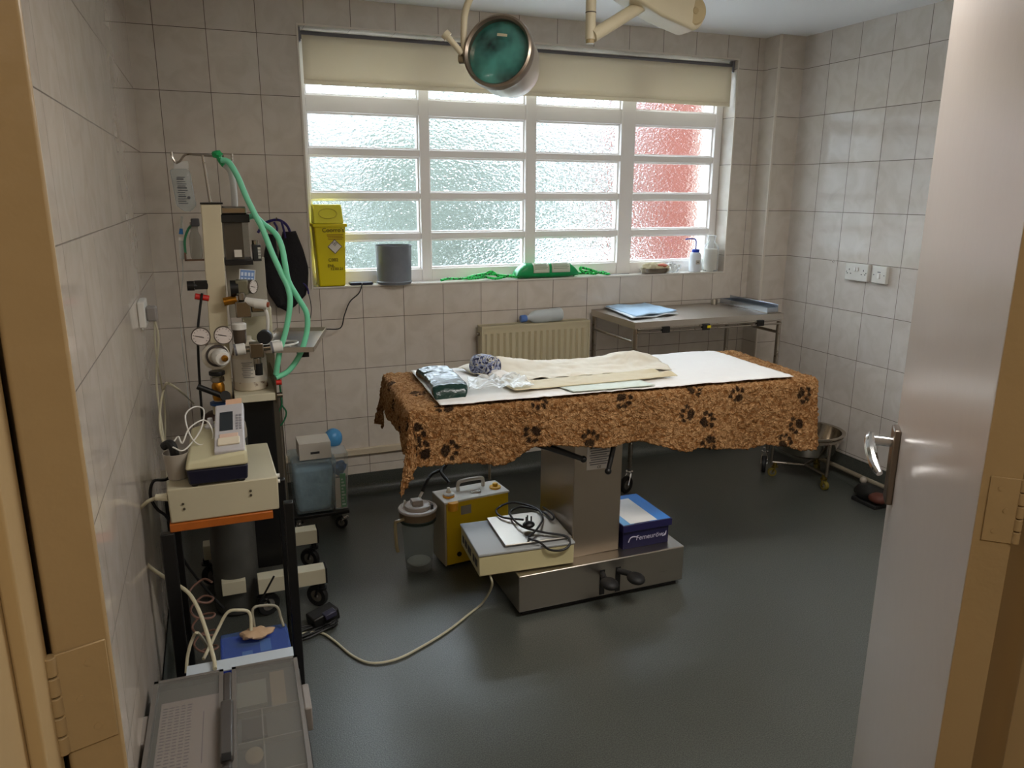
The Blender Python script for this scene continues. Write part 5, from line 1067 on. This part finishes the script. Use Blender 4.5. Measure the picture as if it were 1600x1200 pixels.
obj('blue_gloves', MB().ball((.803, -.35, .275), .03, (1.1, 1, 1.0), 18, fn=lambda v: v*(1+.5*noise.noise(v*60))), mat('glove_blue', '#3f76a8', .5), t)
obj('white_card', MB().box(.775, .797, -.40, -.395, .10, .24), CARD, t); gs = obj('green_strip', MB().box(.798, .822, -.40, -.395, .10, .26), mat('strip_green', '#38a068', .5), t)
gt = MB()
for k in range(9): gt.box(.802, .818-.004*(k % 3), -.4012, -.4002, .11+k*.015, .118+k*.015)
obj('strip_print', gt, mat('strip_white', '#bfe0cc', .5), gs)
o = obj('steel_pole', MB().cyl((.545, -.62, .0), (.545, -.62, .70), .011), TUBE)
tag(o, 'upright steel tube standing between the black cabinet and the clear bin', 'pole')

# ------------------------------------------------------------------ small stand with monitor
t = thing('equipment_stand', 'small stand with an orange wooden shelf and black metal legs', 'stand', (.31, -1.41, 0))
obj('wooden_shelf', MB().box(.176, .447, -1.535, -1.27, .577, .600), ORANGE, t, bev=.002)
for x_, y_, zt in ((.168, -1.53, .577), (.168, -1.28, .577)): obj('leg', MB().box(x_-.018, x_+.018, y_-.012, y_+.012, 0, zt), BLACKM, t, bev=.003)
lg = MB(); lg.add([(.472, -1.565, 0), (.500, -1.565, 0), (.500, -1.54, 0), (.472, -1.54, 0), (.478, -1.54, .62), (.505, -1.54, .62), (.505, -1.515, .62), (.478, -1.515, .62)], [(3, 2, 1, 0), (4, 5, 6, 7), (0, 1, 5, 4), (1, 2, 6, 5), (2, 3, 7, 6), (3, 0, 4, 7)])
obj('leg', lg, BLACKM, t, bev=.003); obj('leg', MB().box(.478, .503, -1.29, -1.265, 0, .60), BLACKM, t, bev=.003)
for y_ in (-1.28,): obj('cross_bar', MB().box(.170, .480, y_-.008, y_+.008, .555, .577), BLACKM, t)
for x_ in (.168, .49): obj('cross_bar', MB().box(x_-.006, x_+.006, -1.52, -1.28, .10, .12), BLACKM, t)
obj('wire_brace', MB().tube([(0.440, -1.450, 0.354), (0.397, -1.450, 0.281), (0.373, -1.450, 0.249)], .003, 6, smooth=False), BLACKM, t)
# beige power unit
t = thing('power_unit', 'large beige metal instrument box on the orange wooden shelf', 'instrument', (.325, -1.40, .601))
bb = MB(); bb.add([(.180, -1.53, .601), (.466, -1.53, .601), (.466, -1.20, .601), (.180, -1.20, .601), (.178, -1.53, .700), (.468, -1.53, .700), (.462, -1.20, .700), (.186, -1.20, .700)], [(3, 2, 1, 0), (4, 5, 6, 7), (0, 1, 5, 4), (1, 2, 6, 5), (2, 3, 7, 6), (3, 0, 4, 7)])
obj('metal_case', bb, BEIGE, t, bev=.004)
for x_, z_ in ((.215, .655), (.217, .640), (.392, .668), (.392, .655)): obj('screw', MB().cyl((x_, -1.5325, z_), (x_, -1.530, z_), .0035), mat('screw_dark', '#5a5648', .5, .5), t)
for z_ in (.685, .668): obj('side_button', MB().cyl((.468, -1.48, z_), (.476, -1.48, z_), .006), WHITEP, t)
obj('plug_socket', MB().cyl((.148, -1.50, .672), (.180, -1.51, .673), .009, .012), CREAM2, t)
o = obj('white_lead', MB().tube([(.150, -1.50, .672), (0.120, -1.490, 0.656), (0.091, -1.460, 0.612), (0.078, -1.440, 0.528), (0.099, -1.460, 0.465), (0.153, -1.500, 0.424), (0.202, -1.550, 0.403), (0.227, -1.600, 0.377), (0.246, -1.660, 0.335), (0.262, -1.750, 0.300), (0.264, -1.790, 0.296)], .0052, 10), CABLEG); tag(o, 'thick white lead looping from the beige box down past the wall to the toolbox', 'cable')
o = obj('black_lead', MB().tube([(.20, -1.25, .69), (0.167, -1.300, 0.652), (0.130, -1.320, 0.656), (0.119, -1.340, 0.619), (0.134, -1.360, 0.584), (0.158, -1.340, 0.542), (0.175, -1.250, 0.415), (0.184, -1.200, 0.323), (0.248, -1.150, 0.169), (0.283, -1.150, 0.113)], .0045, 8), CABLEK); tag(o, 'black lead curving down behind the beige box and the stand', 'cable')
# doppler / monitor
t = thing('patient_monitor', 'small cream and navy monitor with a grey screen on top of the beige box', 'monitor', (.31, -1.42, .70))
obj('navy_base', frust(MB(), .236, .388, -1.535, -1.28, .706, .232, .391, -1.54, -1.28, .752), DKBLUE, t, bev=.006)
for x_, y_ in ((.25, -1.52), (.372, -1.52), (.25, -1.30), (.372, -1.30)): obj('rubber_foot', MB().cyl((x_, y_, .7005), (x_, y_, .707), .009), BLACKR, t)
top = MB(); top.add([(.228, -1.545, .752), (.393, -1.545, .752), (.391, -1.28, .752), (.236, -1.28, .752), (.236, -1.535, .772), (.391, -1.535, .790), (.389, -1.29, .835), (.246, -1.29, .800)], [(3, 2, 1, 0), (4, 5, 6, 7), (0, 1, 5, 4), (1, 2, 6, 5), (2, 3, 7, 6), (3, 0, 4, 7)])
obj('cream_case', top, mat('case_cream', '#c3bd9b', .45), t, bev=.008, seg=3)
hs_ = Matrix.Translation((.352, -1.42, .826)) @ Euler((R(19), R(-3), R(-4))).to_matrix().to_4x4()
hb = obj('display_unit', MB().box(-.040, .040, -.115, .115, -.018, .006, hs_), mat('display_grey', '#bcbabc', .4), t, bev=.004)
obj('screen', MB().box(-.026, .010, -.020, .072, .006, .0075, hs_), mat('screen_dark', '#31373c', .15), hb)
kb = MB()
for j in range(6): kb.box(.018, .024, -.02+j*.013, -.012+j*.013, .006, .008, hs_); kb.box(.027, .033, -.02+j*.013, -.012+j*.013, .006, .008, hs_)
obj('keypad', kb, mat('key_grey', '#8e8c90', .5), hb)
obj('paper_strip', MB().box(-.030, .028, -.092, -.060, .006, .012, hs_), mat('strip_cream', '#d8cdb6', .6), hb, bev=.002); obj('paper_strip', MB().box(-.026, .024, -.060, -.040, .006, .010, hs_), mat('strip_pink', '#d2b4a0', .6), hb, bev=.001)
obj('red_note', MB().box(-.01, .035, .09, .14, .004, .0055, hs_), mat('orange_paper', '#d9b090', .7), hb)
o = obj('probe_holder', MB().lathe((.205, -1.44, .702), [(.026, 0), (.032, .05), (.035, .075), (.033, .075), (.028, .02), (0, .018)], 28), mat('holder_white', '#a9a296', .4)); tag(o, 'white cup shaped probe holder left of the cream and navy monitor', 'holder')
o = obj('probe_grip', MB().tube([(.205, -1.44, .735), (.20, -1.44, .79), (.19, -1.43, .80), (.175, -1.42, .79)], .012, 10), BLACKR); tag(o, 'black curved probe grip resting in the white holder', 'probe')
o = obj('probe_leads', MB().tube([(.20, -1.43, .80), (.215, -1.42, .815), (.225, -1.44, .80), (.245, -1.42, .835), (.28, -1.38, .845), (.30, -1.40, .835), (.305, -1.42, .80), (.27, -1.44, .79), (.245, -1.40, .81), (.235, -1.33, .85), (.26, -1.28, .86), (.285, -1.29, .85), (.275, -1.36, .815), (.25, -1.42, .795), (.225, -1.46, .785), (.2, -1.45, .795)], .0022, 6), WHITEP); tag(o, 'thin white leads draped over the left side of the monitor', 'cable')
o = obj('sensor_clip', MB().lathe((.30, -1.33, .805), [(.016, 0), (.018, .006), (.010, .012), (.007, .03), (0, .032)], 20), mat('clear_white', '#c8c8cc', .2)); tag(o, 'small white round sensor lying on the back of the monitor', 'sensor')
o = obj('wall_lead', MB().tube([(0.200, 1.847, -0.007), (.215, -1.2, .90), (.17, -1.1, .88), (.15, -1.15, .78), (.17, -1.28, .72)], .0035, 8), CABLEG); tag(o, 'pale lead arching against the left wall behind the monitor', 'cable')

# ------------------------------------------------------------------ boxes at lower left
t = thing('parts_case', 'blue translucent parts case with small items standing behind the toolbox', 'case', (.365, -1.60, 0))
obj('case_body', frust(MB(), .285, .452, -1.745, -1.555, .0, .278, .458, -1.755, -1.545, .205), mat('case_blue', '#3f62b0', .35), t, bev=.006)
obj('clear_lid', MB().box(.276, .460, -1.757, -1.543, .232, .246), CLEARBLUE, t, bev=.006)
obj('case_rim', MB().box(.274, .462, -1.759, -1.541, .205, .232), mat('rim_blue', '#5878bc', .35), t, bev=.004)
for c_, nm in (((.345, -1.66, .028, .05), 'parts_card'), ((.395, -1.62, .03, .06), 'parts_card')):
    obj(nm, MB().box(c_[0]-c_[2]/2, c_[0]+c_[2]/2, c_[1]-c_[3]/2, c_[1]+c_[3]/2, .232, .2335), CARD, t)
o = obj('crumpled_glove', MB().ball((.375, -1.60, .262), .035, (1.3, .7, .35), 24, fn=lambda v: v*(1+.5*noise.noise(v*50))), mat('tan_rubber', '#b59878', .6)); tag(o, 'small tan crumpled item lying on the blue parts case', 'item')
o = obj('bent_lead', MB().tube([(.36, -1.60, .268), (0.360, -1.580, 0.318), (0.330, -1.580, 0.334), (0.301, -1.580, 0.331), (0.272, -1.600, 0.294), (0.251, -1.660, 0.285), (0.234, -1.700, 0.275)], .0045, 8), CABLEG); tag(o, 'cream lead bending over the blue parts case from the tan item', 'cable')
o = obj('grey_lead', MB().tube([(.37, -1.57, .265), (0.370, -1.560, 0.317), (0.401, -1.550, 0.317), (0.436, -1.550, 0.306), (0.445, -1.560, 0.274), (.45, -1.58, .255)], .004, 8), mat('lead_grey', '#8f8a78', .5)); tag(o, 'grey lead arched over the back of the blue parts case', 'cable')
o = obj('loose_lead', MB().tube([(0.185, -1.650, 0.212), (0.191, -1.620, 0.245), (0.205, -1.600, 0.279), (0.223, -1.600, 0.295), (.245, -1.50, .15), (.25, -1.5, .005)], .0045, 8), CABLEG); tag(o, 'short cream lead end standing up behind the left of the toolbox', 'cable')
random.seed(8); pts = [(.225+.035*math.cos(k*1.3), -1.32+.04*math.sin(k*1.3), .30-.012*k+.01*random.random()) for k in range(22)]
o = obj('pink_lead', MB().tube(pts, .0035, 7), mat('pink_cable', '#8c6a5c', .5)); tag(o, 'dull pink tangled lead hanging under the orange shelf', 'cable')
# toolbox
MX = Matrix.Translation((.287, -2.07, 0)) @ Euler((0, 0, R(-1.5))).to_matrix().to_4x4()
t = thing('tool_box', 'black tool box with clear organiser lids on the floor at the lower left', 'toolbox', (.287, -2.07, 0), R(-1.5))
hw, hl = .176, .275
obj('box_body', MB().box(-hw+.006, hw-.006, -hl+.006, hl-.006, 0, .262, MX), BLACK, t, bev=.02, seg=4)
obj('box_rim', MB().box(-hw, hw, -hl, hl, .24, .268, MX), DKGREY, t, bev=.012, seg=3)
for sx_ in (-1, 1):
    a0, a1 = (.010, hw-.004) if sx_ > 0 else (-hw+.004, -.010)
    tr_ = obj('organiser_tray', MB().box(a0+.006, a1-.006, -hl+.012, hl-.012, .262, .272, MX), mat('tray_grey', '#6d6862', .4), t)
    ld_ = obj('clear_lid', MB().box(a0, a1, -hl+.004, hl-.004, .288, .296, MX), SMOKE, t, bev=.008, seg=3)
    obj('lid_frame', MB().box(a0, a0+.010, -hl+.004, hl-.004, .270, .297, MX).box(a1-.010, a1, -hl+.004, hl-.004, .270, .297, MX).box(a0, a1, -hl+.004, -hl+.014, .270, .297, MX).box(a0, a1, hl-.014, hl-.004, .270, .297, MX), mat('frame_smoke', '#6f6b66', .3), ld_, bev=.003)
    e_ = hw-.004 if sx_ > 0 else -hw-.014
    for y_ in (.10,): 
        lt = obj('latch', MB().box(e_, e_+.018, y_-.05, y_+.05, .225, .290, MX), mat('latch_grey', '#8a847e', .3), t, bev=.004)
dv = MB()
for y_ in (.09, -.02, -.13): dv.box(.016, hw-.012, y_-.0015, y_+.0015, .272, .287, MX)
dv.box(.075, .078, -hl+.02, .09, .272, .287, MX)
obj('divider', dv, mat('divider_grey', '#a09a92', .3), t)
obj('tray_content', MB().box(.030, .085, .0, .07, .272, .280, MX), mat('brown_item', '#4a3526', .6), t); obj('tray_content', MB().box(.10, .135, .10, .24, .272, .281, MX), mat('tan_item', '#b09a80', .6), t)
obj('tray_content', MB().box(.02, .09, .12, .22, .272, .280, MX), mat('pale_item', '#a8a69c', .6), t)
obj('tray_content', MB().ball(MX @ Vector((.055, -.06, .28)), .02, (1, 1.4, .4), 14), mat('tan_item'), t)
lf_ = obj('paper_leaflet', MB().box(-hw+.026, -.018, -.24, .19, .2835, .2845, MX), mat('pink_paper', '#d9c3c4', .7), t)
lp_ = MB(); random.seed(2)
for i in range(36):
    for j in range(5):
        y_ = .165-i*.0108; x_ = -hw+.031+j*.0135; lp_.box(x_, x_+.008+.003*random.random(), y_, y_+.0035, .2845, .2849, MX)
lp_.box(-.055, -.053, -.05, .13, .2845, .2849, MX)
obj('printed_grid', lp_, mat('leaflet_ink', '#8a7a86', .7), lf_)
hh = MB().box(-.014, .014, -.09, .11, .298, .318, MX).box(-.010, .010, -.18, -.09, .296, .306, MX).box(-.010, .010, .11, .25, .290, .300, MX)
obj('carry_handle', hh, mat('handle_grey', '#4b4845', .4), t, bev=.005, seg=3)
obj('handle_recess', MB().box(-.010, .010, -.105, -.08, .3185, .3195, MX), BLACK, t)
o = obj('masking_strip', MB().box(-.10, .165, .279, .330, .284, .287, MX), mat('strip_pale', '#b9c4cc', .6)); tag(o, 'pale grey flat strip lying across the back edge of the toolbox', 'strip')
# socket and leads on the left wall
t = thing('wall_socket', 'white mains socket on the left wall behind the drip bag', 'socket', (XL, -.85, 1.08))
obj('faceplate', MB().box(XL+.0005, XL+.022, -.93, -.80, 1.05, 1.135), WHITEP, t, bev=.003)
pgx = obj('plug', MB().box(XL+.022, XL+.055, -.90, -.86, 1.065, 1.115), mat('plug_grey', '#8d8883', .4), t, bev=.006)
obj('plug_lead', MB().tube([(XL+.045, -.88, 1.066), (XL+.05, -.88, 1.0), (XL+.03, -.90, .85), (XL+.04, -1.0, .6), (XL+.03, -1.1, .3), (XL+.05, -1.1, .01)], .0035, 8), CABLEG, t)
o = obj('hanging_lead', MB().tube([(XL+.04, -.82, 1.06), (XL+.035, -.84, .95), (XL+.04, -.80, .75), (XL+.03, -.9, .5), (XL+.05, -.95, .01)], .003, 8), CABLEG); tag(o, 'thin pale lead hanging straight down the left wall near the socket', 'cable')
